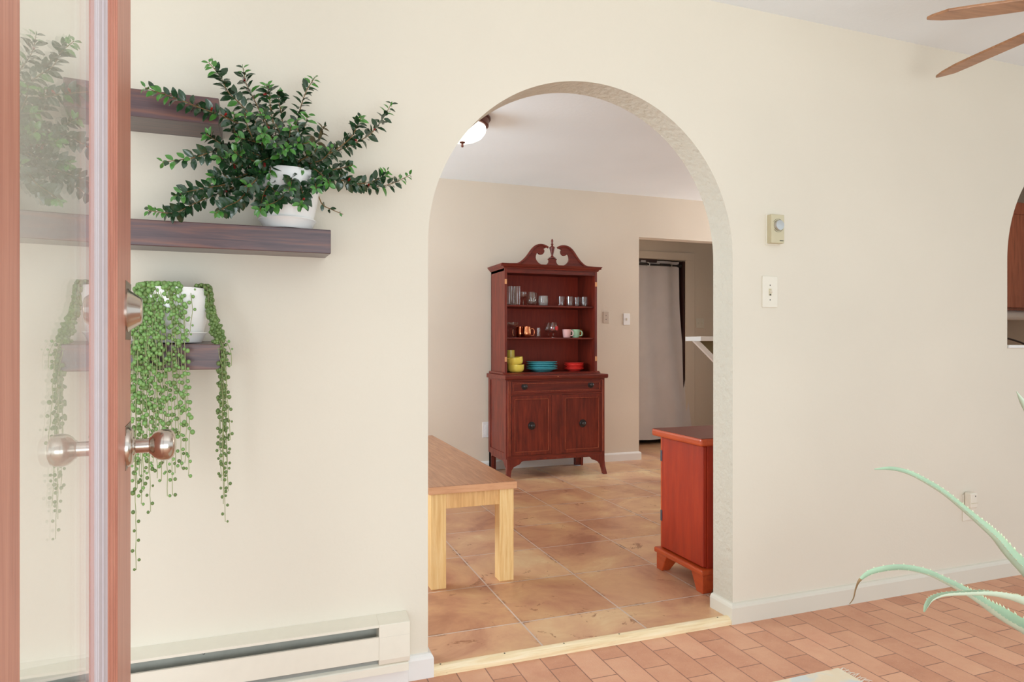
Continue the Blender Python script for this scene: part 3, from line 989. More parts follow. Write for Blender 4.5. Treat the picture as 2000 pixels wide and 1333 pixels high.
MB().lathe([(0.0001, 0.002), (0.003, 0.001), (0.0034, 0)], (at(398, 1277, Y=YA - 0.013).x, YA - 0.0125, at(398, 1277, Y=YA - 0.013).z), 12, Matrix.Rotation(PI / 2, 3, 'X')).build('screw', MAT['steel'], he)
struct(MB().box(HXL, 0.43, YA - 0.03, YA, 0.0, 0.0575).build('baseboard_heater_side', MAT['trim_white'], bevel=0.002))


# ------------------------------------------------------------------ wall fittings
def wall_plate(px, py, Y, w, h, mat, name, label, cat, thick=0.005):
    p = at(px, py, Y=Y)
    t = thing(name, label, cat, (p.x, Y, p.z - h / 2))
    MB().box(p.x - w / 2, p.x + w / 2, Y - thick, Y - 0.0002, p.z - h / 2, p.z + h / 2).build('plate', mat, t, bevel=0.002)
    return t, p


def screw(t, x, y, z, r=0.0025, mat=None):
    MB().lathe([(0.0001, 0.0014), (r * 0.8, 0.0010), (r, 0)], (x, y, z), 10, Matrix.Rotation(PI / 2, 3, 'X')).build('screw', mat or MAT['pewter'], t)


t, p = wall_plate(1502.5, 570.5, YA, 0.074, 0.124, MAT['plate'], 'light_switch', 'ivory toggle light switch on the cream wall below the thermostat', 'switch')
screw(t, p.x, YA - 0.005, p.z + 0.026)
screw(t, p.x, YA - 0.005, p.z - 0.032)
MB().box(p.x - 0.006, p.x + 0.006, YA - 0.006, YA - 0.004, p.z - 0.015, p.z + 0.012).build('slot', MAT['tan_box'], t)
MB().box(p.x - 0.0035, p.x + 0.0035, YA - 0.0065, YA - 0.0055, p.z - 0.0145, p.z - 0.0095).build('slot_gap', MAT['pewter'], t)
MB().prism([(YA - 0.005, p.z + 0.006), (YA - 0.018, p.z + 0.0035), (YA - 0.018, p.z - 0.0015), (YA - 0.005, p.z - 0.006)], p.x - 0.0035, p.x + 0.0035, 'x').build('toggle', MAT['plate'], t, bevel=0.001)

p = at(1509, 449.5, Y=YA)
th = thing('thermostat', 'beige wall thermostat with round steel dial above the light switch', 'thermostat', (p.x, YA, p.z - 0.06))
tw, thh = 0.064, 0.113
MB().box(p.x - tw / 2, p.x + tw / 2, YA - 0.030, YA - 0.004, p.z - thh / 2, p.z + thh / 2).build('housing', MAT['tan_box'], th, bevel=0.003)
MB().box(p.x - tw / 2 - 0.005, p.x + tw / 2 + 0.003, YA - 0.005, YA - 0.0002, p.z - thh / 2 - 0.004, p.z + thh / 2 + 0.002).build('back_plate', MAT['plate'], th, bevel=0.001)
RXm = Matrix.Rotation(PI / 2, 3, 'X')
dl = MB().lathe([(0.0001, 0), (0.0215, 0), (0.0205, 0.010), (0.019, 0.012), (0.0001, 0.0125)], (p.x + 0.001, YA - 0.030, p.z + 0.013), 40, RXm).build('dial', MAT['steel'], th)
mb = MB()
for a0, a1 in ((35, 150), (-140, 20)):
    pts = [(p.x + 0.001 + 0.0255 * math.cos(math.radians(a)), YA - 0.0302, p.z + 0.013 + 0.0255 * math.sin(math.radians(a))) for a in range(a0, a1, 6)]
    mb.tube(pts, 0.0012, 4, flat=0.4)
mb.build('scale_marks', MAT['pewter'], th)
mb = MB()
for k in range(9):
    mb.box(p.x + 0.008 + k * 0.0021, p.x + 0.0095 + k * 0.0021, YA - 0.0305, YA - 0.0295, p.z - 0.0475, p.z - 0.0455 + 0.0006 * (k % 3))
mb.build('maker_mark', MAT['black'], th)

t, p = wall_plate(1890, 991, YA, 0.073, 0.120, MAT['plate'], 'wall_outlet', 'ivory wall outlet low on the right wall behind the aloe leaf', 'outlet')
for dz in (-0.02, 0.02):
    MB().lathe([(0.0001, 0.0015), (0.0165, 0.001), (0.017, 0)], (p.x, YA - 0.005, p.z + dz), 24, RXm).build('socket', MAT['plate'], t)
ng = thing('plug_in_freshener', 'small ivory plug-in device with dark dot plugged into the wall outlet', 'plug-in device', (p.x + 0.016, YA - 0.02, p.z + 0.01))
qp = at(1895, 977, Y=YA - 0.02)
MB().box(qp.x - 0.021, qp.x + 0.021, YA - 0.040, YA - 0.0068, qp.z - 0.034, qp.z + 0.034).build('housing', MAT['plate'], ng, bevel=0.006, seg=3)
MB().box(qp.x - 0.020, qp.x + 0.020, YA - 0.0408, YA - 0.0395, qp.z - 0.012, qp.z - 0.010).build('seam', MAT['tan_box'], ng)
MB().lathe([(0.0001, 0.001), (0.0028, 0.0006), (0.003, 0)], (qp.x + 0.006, YA - 0.040, qp.z + 0.020), 12, RXm).build('sensor', MAT['black'], ng)

t, p = wall_plate(1183.5, 620.5, YB, 0.060, 0.105, plain('wall_coloured_plate', S(196, 180, 164), 0.4, var=0.01), 'blank_wall_plate', 'blank wall plate with two screws just right of the china cabinet', 'wall plate')
screw(t, p.x, YB - 0.005, p.z + 0.017, 0.004)
screw(t, p.x, YB - 0.005, p.z - 0.017, 0.004)
t, p = wall_plate(1223.5, 624, YB, 0.066, 0.105, MAT['plate_white'], 'light_switch', 'white toggle light switch beside the hall opening', 'switch')
MB().box(p.x - 0.006, p.x + 0.006, YB - 0.011, YB - 0.004, p.z - 0.011, p.z + 0.011).build('toggle', MAT['trim'], t, bevel=0.001)
t, p = wall_plate(949, 840, YB, 0.062, 0.130, MAT['plate_white'], 'wall_outlet', 'white wall outlet low behind the left side of the china cabinet', 'outlet')
for dz in (-0.022, 0.022):
    MB().lathe([(0.0001, 0.0015), (0.0165, 0.001), (0.017, 0)], (p.x, YB - 0.005, p.z + dz), 24, RXm).build('socket', MAT['plate_white'], t)
t, p = wall_plate(1367, 632, YH, 0.105, 0.105, MAT['trim'], 'light_switch', 'double toggle switch plate on the dim hall wall', 'switch')
for dx in (-0.023, 0.023):
    MB().box(p.x + dx - 0.006, p.x + dx + 0.006, YH - 0.011, YH - 0.004, p.z - 0.011, p.z + 0.011).build('toggle', MAT['trim'], t, bevel=0.001)

# ------------------------------------------------------------------ bench inside the arch
bx0, bx1, by0 = 0.672, 1.051, 2.833
by1, btz = 4.42, 0.466
bench = thing('bench', 'long low oak bench with square legs just inside the arch', 'bench', ((bx0 + bx1) / 2, (by0 + by1) / 2, TILE_Z))
MB().box(bx0 - 0.012, bx1 + 0.010, by0 - 0.010, by1 + 0.01, btz - 0.033, btz).build('seat', [MAT['bench_top']], bench, bevel=0.0025)
eb = MB().box(bx0 - 0.0125, bx1 + 0.0105, by0 - 0.0130, by0 - 0.009, btz - 0.0325, btz - 0.002).build('lit_seat_end', MAT['bench_end_lit'], bench, bevel=0.001)  # thin cap that paints front light onto the seat's front face
eb['label'] = 'front end of the bench seat with front light painted in'
lw = 0.0675
for x0, y0 in ((bx0, by0), (bx1 - lw, by0), (bx0, by1 - lw), (bx1 - lw, by1 - lw)):
    MB().box(x0, x0 + lw, y0, y0 + lw, TILE_Z, btz - 0.033).build('leg', MAT['bench'], bench, bevel=0.003)
for y0 in (by0 + 0.006, by1 - 0.034):
    MB().box(bx0 + lw, bx1 - lw, y0, y0 + 0.028, btz - 0.033 - 0.068, btz - 0.033).build('apron', MAT['bench_x'], bench, bevel=0.001)
for x0 in (bx0 + 0.006, bx1 - 0.034):
    MB().box(x0, x0 + 0.028, by0 + lw, by1 - lw, btz - 0.033 - 0.068, btz - 0.033).build('apron', MAT['bench_x'], bench, bevel=0.001)

# ------------------------------------------------------------------ red cabinet behind the right jamb
rx, ry0, ry1, rtz = 1.752, 2.405, 2.742, 0.680
rx2 = rx + 0.62
rc = thing('low_cabinet', 'low red-brown wooden cabinet standing just inside the arch at right', 'cabinet', ((rx + rx2) / 2, (ry0 + ry1) / 2, TILE_Z))
tb = rtz - 0.034
MB().box(rx - 0.030, rx2 + 0.03, ry0 - 0.026, ry1 + 0.026, tb, rtz).build('top', [MAT['cherry_edge']], rc, bevel=0.010, seg=3)
MB().box(rx - 0.026, rx2 + 0.026, ry0 - 0.022, ry1 + 0.022, rtz - 0.002, rtz + 0.0004).build('top_panel', MAT['cherry_top'], rc)
MB().box(rx + 0.018, rx2, ry0, ry1, 0.105, tb).build('body', MAT['cherry'], rc, bevel=0.002)
MB().box(rx - 0.001, rx + 0.017, ry0 + 0.002, ry1 - 0.016, 0.128, tb - 0.004).build('door', MAT['cherry'], rc, bevel=0.003)
MB().box(rx + 0.004, rx + 0.018, ry1 - 0.013, ry1, 0.122, tb).build('hinge_stile', MAT['cherry_edge'], rc, bevel=0.002)
for z in (0.555, 0.275):
    MB().box(rx - 0.004, rx + 0.003, ry1 - 0.022, ry1 - 0.010, z - 0.025, z + 0.025).build('hinge', MAT['hinge'], rc, bevel=0.001)
MB().box(rx - 0.022, rx2 + 0.02, ry0 - 0.018, ry1 + 0.018, 0.098, 0.122).build('plinth', MAT['cherry_edge'], rc, bevel=0.006)
for x0, d in ((rx - 0.012, 1), (rx2 + 0.012, -1)):
    for y0, e in ((ry0 - 0.010, 1), (ry1 + 0.010, -1)):
        mb = MB()
        w, tp = 0.062, 0.022
        lo = [(x0, y0), (x0 + d * w * 0.72, y0), (x0 + d * w * 0.72, y0 + e * w * 0.72), (x0, y0 + e * w * 0.72)]
        hi = [(x0, y0), (x0 + d * (w + tp), y0), (x0 + d * (w + tp), y0 + e * (w + tp)), (x0, y0 + e * (w + tp))]
        mb.add([(a, b_, TILE_Z) for a, b_ in lo] + [(a, b_, 0.098) for a, b_ in hi], [(0, 1, 2, 3), (7, 6, 5, 4), (0, 4, 5, 1), (1, 5, 6, 2), (2, 6, 7, 3), (3, 7, 4, 0)])
        mb.build('foot', MAT['cherry_edge'], rc, bevel=0.003)

# ------------------------------------------------------------------ china cabinet
hxc = 2.190
HBF, HBB = 4.91, 5.355          # base front / back
HUF = 5.022                     # upper front
bl, brr = hxc - 0.424, hxc + 0.424
ul, ur = hxc - 0.407, hxc + 0.407
hu = thing('china_cabinet', 'mahogany china cabinet with open shelves and scrolled pediment by the back wall', 'cabinet', (hxc, (HBF + HBB) / 2, TILE_Z))
H1, H2 = MAT['hutch'], MAT['hutch_dark']
zb = at(1080, 893.5, Y=HBF).z     # underside of the base body
zdeck = 0.835
# carcass of the base
mb = MB().box(bl, bl + 0.022, HBF + 0.02, HBB, zb, zdeck).box(brr - 0.022, brr, HBF + 0.02, HBB, zb, zdeck)
mb.box(bl, brr, HBB - 0.012, HBB, zb, zdeck).box(bl, brr, HBF + 0.02, HBB, zb, zb + 0.02)
mb.build('carcass', H1, hu)
dy0, dy1 = at(1090, 744, Y=HBF).z, at(1090, 768, Y=HBF).z
pd0, pd1 = at(1090, 771.5, Y=HBF).z, at(1090, 886.5, Y=HBF).z
# face frame: pilasters, rails, centre stile
fl, fr_ = at(999, 800, Y=HBF).x, at(1175.3, 800, Y=HBF).x
MB().box(bl, fl, HBF, HBF + 0.022, zb, zdeck - 0.012).build('pilaster', H1, hu, bevel=0.002)
MB().box(fr_, brr, HBF, HBF + 0.022, zb, zdeck - 0.012).build('pilaster', H1, hu, bevel=0.002)
for x0, x1 in ((bl, fl), (fr_, brr)):
    mb = MB()
    for k in range(3):
        xx = x0 + (k + 1.0) * (x1 - x0) / 4
        mb.prism([(xx - 0.003, HBF), (xx - 0.0015, HBF - 0.003), (xx + 0.0015, HBF - 0.003), (xx + 0.003, HBF)], pd1, dy0, 'z')
    mb.build('reeding', MAT['hutch_edge'], hu)
c0, c1 = at(1077.8, 800, Y=HBF).x, at(1097.6, 800, Y=HBF).x
MB().box(fl, fr_, HBF + 0.002, HBF + 0.022, dy0, zdeck - 0.012).build('top_rail', H2, hu)
MB().box(fl, fr_, HBF + 0.002, HBF + 0.022, pd0, dy1).build('middle_rail', H2, hu)
MB().box(fl, fr_, HBF + 0.002, HBF + 0.022, zb, pd1).build('bottom_rail', H2, hu)
MB().box(c0, c1, HBF + 0.001, HBF + 0.022, pd1, pd0).build('centre_stile', H1, hu, bevel=0.0015)


def knob_at(px, py, Y, R, parent):
    p = at(px, py, Y=Y)
    MB().lathe([(0.0001, 0), (R, 0), (R * 0.97, 0.003), (R * 0.72, 0.0035), (R * 0.68, 0.0055), (R * 0.5, 0.006), (0.010, 0.006), (0.006, 0.009), (0.006, 0.016), (0.013, 0.020), (0.0145, 0.026), (0.010, 0.031), (0.0001, 0.0325)], (p.x, Y, p.z), 28, RXm).build('knob', MAT['pewter'], parent)


def framed(x0, x1, z0, z1, yf_, name, rim, mat, mat2, parent, rec=0.006):
    mb = MB()
    y0, y1 = yf_, yf_ + 0.018
    mb.box(x0, x0 + rim, y0, y1, z0, z1).box(x1 - rim, x1, y0, y1, z0, z1).box(x0 + rim, x1 - rim, y0, y1, z0, z0 + rim).box(x0 + rim, x1 - rim, y0, y1, z1 - rim, z1)
    o = mb.build(name, mat2, parent, bevel=0.0015)
    MB().box(x0 + rim - 0.001, x1 - rim + 0.001, y0 + rec, y1, z0 + rim - 0.001, z1 - rim + 0.001).build('panel', mat, o)
    mb = MB()
    for (a, b_, c_, d_) in ((x0 + rim, x0 + rim + 0.005, z0 + rim, z1 - rim), (x1 - rim - 0.005, x1 - rim, z0 + rim, z1 - rim), (x0 + rim, x1 - rim, z0 + rim, z0 + rim + 0.005), (x0 + rim, x1 - rim, z1 - rim - 0.005, z1 - rim)):
        mb.box(a, b_, y0 - 0.0015, y0 + rec + 0.001, c_, d_)
    mb.build('bead', MAT['hutch_edge'], o)
    return o


g = 0.002
dr = framed(fl + g, fr_ - g, dy1 + g, dy0 - g, HBF + 0.001, 'drawer', 0.014, H2, H2, hu, 0.003)
knob_at(1024.5, 755.5, HBF + 0.004, 0.027, dr)
knob_at(1154, 752, HBF + 0.004, 0.027, dr)
d1 = framed(fl + g, c0 - g, pd1 + g, pd0 - g, HBF + 0.001, 'door', 0.024, H1, H1, hu)
knob_at(1038.4, 832.3, HBF + 0.007, 0.032, d1)
d2 = framed(c1 + g, fr_ - g, pd1 + g, pd0 - g, HBF + 0.001, 'door', 0.024, H1, H1, hu)
knob_at(1138.3, 827.4, HBF + 0.007, 0.032, d2)
# front apron with shaped brackets running into splayed feet
zl = TILE_Z
pl = [(bl, zb), (bl, zb - 0.05), (bl - 0.004, zb - 0.10), (bl - 0.012, zl), (bl + 0.022, zl), (bl + 0.028, zl + 0.040), (bl + 0.036, zl + 0.075), (bl + 0.055, zl + 0.098), (bl + 0.085, zl + 0.112), (bl + 0.105, zl + 0.118), (bl + 0.122, zl + 0.138), (bl + 0.140, zb - 0.016), (hxc, zb - 0.016), (hxc, zb)]
for nme, poly in (('front_leg', pl), ('front_leg', [(2 * hxc - x, z) for x, z in pl][::-1])):
    o = MB().prism(poly, HBF - 0.0, HBF + 0.03, 'y').build(nme, H1, hu, bevel=0.002)
    for v in o.data.vertices:      # the foot kicks forward
        z = v.co.z
        k = max(0, (0.13 - z) / 0.13)
        v.co.y -= 0.022 * k * k
# side panels' brackets and back legs
for x0, x1 in ((bl, bl + 0.024), (brr - 0.024, brr)):
    MB().prism([(HBB, zl), (HBB, zb), (HBF + 0.03, zb), (HBF + 0.03, zb - 0.075), (HBF + 0.06, zb - 0.055), (HBF + 0.085, zb - 0.03), (HBF + 0.11, zb - 0.022), (HBB - 0.075, zb - 0.022), (HBB - 0.055, zb - 0.035), (HBB - 0.050, zl)], x0, x1, 'x').build('side_apron', H1, hu, bevel=0.0015)
    MB().box(x0, x1 + (0.022 if x0 == bl else 0), HBB - 0.046, HBB, zl, zb).build('back_leg', H1, hu, bevel=0.002)
MB().box(brr - 0.070, brr - 0.024, HBB - 0.045, HBB - 0.004, zl + 0.004, zb).build('back_leg', MAT['hutch_dark'], hu, bevel=0.002)
# side stiles framing the recessed side panel (left side shows)
for x0, x1 in ((bl - 0.006, bl + 0.001), (brr - 0.001, brr + 0.006)):
    mb = MB().box(x0, x1, HBF + 0.012, HBF + 0.055, zb, zdeck - 0.012).box(x0, x1, HBB - 0.05, HBB, zb, zdeck - 0.012).box(x0, x1, HBF + 0.055, HBB - 0.05, zb, zb + 0.045).box(x0, x1, HBF + 0.055, HBB - 0.05, zdeck - 0.05, zdeck - 0.012)
    mb.build('side_frame', H1, hu, bevel=0.001)
# counter
ztop = at(1188, 730.5, Y=HBF).z
MB().prism([(HBF - 0.012, ztop - 0.034), (HBF - 0.020, ztop - 0.026), (HBF - 0.022, ztop - 0.008), (HBF - 0.017, ztop), (HBB, ztop), (HBB, ztop - 0.034)], bl - 0.022, brr + 0.022, 'x').build('counter', H2, hu, bevel=0.002)
# small pale wear marks on the counter edge
MB().lathe([(0.0001, 0.0006), (0.0035, 0.0004), (0.004, 0)], (at(1090, 736, Y=HBF - .022).x, HBF - 0.0215, ztop - 0.012), 8, RXm).build('chip', MAT['copper_hinge'], hu)
# upper case
zut = 1.680
HUB = 5.352
zd = ztop + 0.016
for x0, x1 in ((ul, ul + 0.018), (ur - 0.018, ur)):
    MB().box(x0, x1, HUF, HUB, ztop, zut).build('side_panel', H1, hu, bevel=0.0015)
for x0, x1 in ((ul - 0.001, ul + 0.020), (ur - 0.020, ur + 0.001)):
    MB().box(x0, x1, HUF - 0.010, HUF + 0.004, ztop, zut).build('stile', H1, hu, bevel=0.002)
MB().box(ul, ur, HUB - 0.012, HUB, ztop, zut).build('back_panel', MAT['hutch_in'], hu)
MB().box(ul + 0.018, ur - 0.018, HUF - 0.004, HUB - 0.012, ztop, zd).build('deck', H2, hu, bevel=0.003)
MB().prism([(HUF - 0.034, ztop), (HUF - 0.034, ztop + 0.006), (HUF - 0.022, ztop + 0.012), (HUF - 0.014, zd), (HUF + 0.0, zd), (HUF + 0.0, ztop)], ul - 0.02, ur + 0.02, 'x').build('base_moulding', H2, hu, bevel=0.001)
for x0, x1 in ((ul - 0.022, ul), (ur, ur + 0.022)):
    MB().box(x0, x1, HUF - 0.02, HUB, ztop, zd + 0.004).build('base_moulding', H2, hu, bevel=0.006)
zs1, zs2 = 1.391, 1.131
for zz in (zs1, zs2):
    MB().box(ul + 0.018, ur - 0.018, HUF + 0.014, HUB - 0.012, zz - 0.014, zz).build('shelf', H2, hu, bevel=0.004)
MB().box(ul, ur, HUF, HUB, zut - 0.02, zut).build('top_board', H2, hu)
MB().box(ul + 0.018, ur - 0.018, HUF - 0.006, HUF + 0.012, zut - 0.035, zut).build('frieze', H2, hu)
# cornice on the sides and front
cz0, cz1_ = 1.678, 1.716
cp = [(0.0, cz0), (0.008, cz0), (0.012, cz0 + 0.010), (0.022, cz0 + 0.018), (0.026, cz0 + 0.026), (0.034, cz1_ - 0.003), (0.034, cz1_), (0.0, cz1_)]
for sgn, xe in ((-1, ul), (1, ur)):
    mb = MB()
    n = len(cp)
    vs = [(xe + sgn * d, HUB, z) for d, z in cp] + [(xe + sgn * d, HUF - 0.008 - d, z) for d, z in cp]
    mb.add(vs, [(i, (i + 1) % n, (i + 1) % n + n, i + n) for i in range(n)] + [list(range(n)), list(range(2 * n - 1, n - 1, -1))])
    mb.build('cornice', H2, hu)
mb = MB()
vs = [(ul - d, HUF - 0.008 - d, z) for d, z in cp] + [(ur + d, HUF - 0.008 - d, z) for d, z in cp]
n = len(cp)
mb.add(vs, [(i, (i + 1) % n, (i + 1) % n + n, i + n) for i in range(n)] + [list(range(n)), list(range(2 * n - 1, n - 1, -1))])
mb.build('cornice', H2, hu)
# scrolled pediment board
crop = [(325, 428), (530, 417), (570, 402), (610, 372), (650, 335), (690, 285), (725, 235), (760, 190), (800, 155), (840, 138), (885, 132), (930, 140), (965, 155), (992, 172), (960, 190), (925, 205), (938, 225), (938, 250), (925, 275), (905, 290), (880, 292), (858, 283), (845, 268), (838, 255),
        (820, 280), (810, 310), (808, 340), (815, 365), (830, 390), (852, 415), (880, 434), (910, 444), (945, 447), (975, 440), (994, 425), (1004, 405), (1010, 375), (998, 360), (998, 352), (1062, 348)]
YP = HUF - 0.012
cxp = at(940 + 1062 * 0.13, 510, Y=YP).x
half = []
for x, y in crop:
    q = at(940 + x * 0.13, 460 + y * 0.13, Y=YP)
    half.append((q.x - cxp, q.z))
half[0] = (ul - 0.034 - hxc, cz1_ - 0.001)
pedl = [(hxc + x, z) for x, z in half] + [(hxc - x, z) for x, z in half[::-1][1:]]
pedl = [(hxc + half[0][0], cz1_ - 0.02)] + pedl + [(hxc - half[0][0], cz1_ - 0.02)]
ped = MB().prism(pedl, YP - 0.012, YP + 0.010, 'y').build('pediment', H2, hu, bevel=0.0015)
# raised crown moulding along the swan-neck curve
for sgn in (-1, 1):
    cur = [(hxc - sgn * x, YP - 0.014, z - 0.008) for x, z in half[1:14]]
    MB().tube(spline(cur, 40), 0.009, 8).build('crown_moulding', H2, hu)
fz = half[-1][1]
fin = [(0.0001, 0), (0.030, 0), (0.030, 0.006), (0.014, 0.014), (0.008, 0.028), (0.011, 0.040), (0.018, 0.070), (0.023, 0.092), (0.024, 0.100), (0.012, 0.108), (0.006, 0.115), (0.011, 0.124), (0.011, 0.128), (0.006, 0.135), (0.008, 0.146), (0.0095, 0.156), (0.006, 0.168), (0.0001, 0.176)]
sc_f = (at(1078, 466.5, Y=YP).z - fz) / 0.176
MB().lathe([(r, z * sc_f) for r, z in fin], (hxc, YP, fz), 24).build('finial', H2, hu)
for px, py in ((986, 550), (986.5, 702.5), (1163.6, 555.8), (1164, 701)):
    q = at(px, py, Y=HUF - 0.010)
    xx = ul + 0.009 if px < 1000 else ur - 0.009
    MB().box(xx - 0.009, xx + 0.009, HUF - 0.0125, HUF - 0.009, q.z - 0.019, q.z + 0.019).build('hinge_plate', MAT['copper_hinge'], hu, bevel=0.0008)
sl = MB().lathe([(0.0001, 0), (0.030, 0), (0.030, 0.003), (0.027, 0.004), (0.0001, 0.004)], (brr - 0.047, HBB - 0.03, TILE_Z), 24).build('furniture_slider', MAT['slider'])
tag(sl, 'pale blue plastic slider disc under the rear leg of the china cabinet', 'furniture slider')

# ------------------------------------------------------------------ crockery and glasses in the china cabinet
GLS = MAT['glass']


def vessel(prof_out, th_, base_th):
    """closed wall: outer profile then inner profile back down"""
    inn = []
    for r, z in prof_out[::-1]:
        if r > th_ * 1.5:
            inn.append((max(0.0001, r - th_), max(z, base_th)))
    return prof_out + inn + [(0.0001, inn[-1][1])]


def item(name, label, cat, px, Y, Z, group, parts, rot=None):
    x = at(px, 600, Y=Y).x
    t = thing(name, label, cat, (x, Y, Z), group, rot)
    local()
    for pn_, mb, m_ in parts:
        mb.build(pn_, m_, t)
    local(False)
    return t


def lat(prof, seg=28):
    return MB().lathe(prof, (0, 0, 0), seg, cap=False)


E_ = 0.0003
zt1, zt2, zt0 = zs1 + E_, zs2 + E_, zd + E_
tall = vessel([(0.0001, 0), (0.026, 0), (0.027, 0.004), (0.0295, 0.155)], 0.0022, 0.010)
for px, Y, lab in ((994.5, 5.12, 'leftmost tall clear drinking glass on the top cabinet shelf'), (1002.5, 5.20, 'tall clear drinking glass standing behind two others on the top cabinet shelf'), (1010, 5.11, 'rightmost tall clear drinking glass on the top cabinet shelf')):
    item('highball_glass', lab, 'glass', px, Y, zt1, 'tall glasses on the top shelf', [('body', lat(tall), GLS)])
wine = [(0.0001, 0), (0.030, 0), (0.030, 0.002), (0.006, 0.006), (0.0045, 0.012), (0.0045, 0.048), (0.012, 0.056), (0.024, 0.066), (0.030, 0.082), (0.031, 0.112)]
wine_in = [(0.0295, 0.112), (0.0285, 0.083), (0.022, 0.068), (0.0001, 0.058)]
item('wine_glass', 'small stemmed glass on the top cabinet shelf beside the tall glasses', 'glass', 1022, 5.12, zt1, None, [('bowl', lat(wine[6:] + wine_in), GLS), ('stem', lat(wine[:7] + [(0.0001, 0.056)]), GLS)])
stemless = vessel([(0.0001, 0), (0.024, 0), (0.036, 0.012), (0.044, 0.034), (0.044, 0.052), (0.038, 0.085), (0.034, 0.114)], 0.0018, 0.006)
item('stemless_glass', 'large round stemless glass on the top shelf in front of its twin', 'glass', 1038, 5.13, zt1, 'stemless glasses on the top shelf', [('body', lat(stemless), GLS)])
item('stemless_glass', 'large round stemless glass standing behind its twin on the top shelf', 'glass', 1043, 5.22, zt1, 'stemless glasses on the top shelf', [('body', lat(stemless), GLS)])
fro = vessel([(0.0001, 0), (0.030, 0), (0.036, 0.010), (0.041, 0.035), (0.038, 0.085)], 0.002, 0.008)
item('frosted_glass', 'hazy frosted tumbler in the middle of the top shelf', 'glass', 1061, 5.14, zt1, None, [('body', lat(fro), MAT['frost'])])
tum = vessel([(0.0001, 0), (0.028, 0), (0.030, 0.006), (0.031, 0.040), (0.033, 0.082)], 0.003, 0.012)
for px, Y, lab in ((1096, 5.12, 'leftmost of the short clear tumblers at the right of the top shelf'), (1113, 5.10, 'short clear tumbler second from the left in the row of four on the top shelf'), (1127, 5.17, 'short clear tumbler set back just behind the rightmost one on the top shelf'), (1141.5, 5.09, 'rightmost short clear tumbler on the top shelf')):
    item('tumbler', lab, 'glass', px, Y, zt1, 'short tumblers on the top shelf', [('body', lat(tum), GLS)])
# middle shelf
coupe_b = [(0.006, 0.070), (0.022, 0.078), (0.038, 0.092), (0.046, 0.112), (0.047, 0.124), (0.0455, 0.124), (0.0445, 0.112), (0.036, 0.094), (0.020, 0.080), (0.0001, 0.074)]
coupe_s = [(0.0001, 0), (0.030, 0), (0.030, 0.002), (0.008, 0.006)]
for k in range(4):
    coupe_s += [(0.004, 0.010 + k * 0.015), (0.0075, 0.016 + k * 0.015), (0.004, 0.023 + k * 0.015)]
coupe_s += [(0.006, 0.072), (0.0001, 0.074)]
for px, Y, lab in ((1002.5, 5.13, 'coupe glass with beaded stem in front at the left of the middle shelf'), (993, 5.24, 'coupe glass with beaded stem standing behind at the left end of the middle shelf')):
    item('coupe_glass', lab, 'glass', px, Y, zt2, 'coupe glasses on the middle shelf', [('bowl', lat(coupe_b), GLS), ('stem', lat(coupe_s), GLS)])


def ring_handle(x, z0, z1, out, r=0.004):
    m_ = (z0 + z1) / 2
    pts = spline([(x - 0.004, 0, z1), (x + out * 0.7, 0, z1 + 0.001), (x + out, 0, m_), (x + out * 0.7, 0, z0 - 0.001), (x - 0.004, 0, z0)], 20)
    return MB().tube(pts, r, 8)


mug = vessel([(0.0001, 0), (0.026, 0), (0.034, 0.008), (0.038, 0.030), (0.037, 0.055), (0.032, 0.082), (0.033, 0.090)], 0.0018, 0.003)
for px, Y, lab, rz in ((1016, 5.215, 'copper mug standing behind another on the middle shelf', 2.6), (1028.5, 5.13, 'shiny copper mug in front with its handle to the right on the middle shelf', -0.25)):
    item('copper_mug', lab, 'mug', px, Y, zt2, 'copper mugs on the middle shelf', [('cup', lat(mug), MAT['copper']), ('handle', ring_handle(0.034, 0.018, 0.070, 0.030), MAT['copper'])], (0, 0, rz))
shot = vessel([(0.0001, 0), (0.018, 0), (0.019, 0.004), (0.021, 0.078)], 0.004, 0.014)
item('shot_glass', 'small thick clear shot glass right of the copper mugs', 'glass', 1051.5, 5.12, zt2, None, [('body', lat(shot), GLS)])
snb = [(0.005, 0.036), (0.022, 0.042), (0.036, 0.054), (0.0415, 0.072), (0.040, 0.092), (0.030, 0.126), (0.0285, 0.126), (0.0385, 0.092), (0.040, 0.072), (0.034, 0.056), (0.020, 0.044), (0.0001, 0.039)]
sns = [(0.0001, 0), (0.024, 0), (0.024, 0.003), (0.010, 0.010), (0.0065, 0.020), (0.0065, 0.030), (0.008, 0.037), (0.0001, 0.039)]


def emblem_mesh():
    # a curved red patch following the bowl
    mb = MB()
    n1_, n2_ = 9, 9
    vs, idx = [], {}
    for j in range(n2_):
        z = 0.060 + 0.036 * j / (n2_ - 1)
        r = 0.0405 + 0.0012 if z < 0.08 else 0.0422 - (z - 0.08) * 0.16
        wz = math.sqrt(max(0.02, 1 - ((z - 0.078) / 0.0185) ** 2)) * 0.52
        for i in range(n1_):
            a = -PI / 2 + 0.45 + wz * (2 * i / (n1_ - 1) - 1)
            vs.append((r * math.cos(a), r * math.sin(a), z))
    fs = [(j * n1_ + i, j * n1_ + i + 1, (j + 1) * n1_ + i + 1, (j + 1) * n1_ + i) for j in range(n2_ - 1) for i in range(n1_ - 1)]
    return mb.add(vs, fs, 0, True)


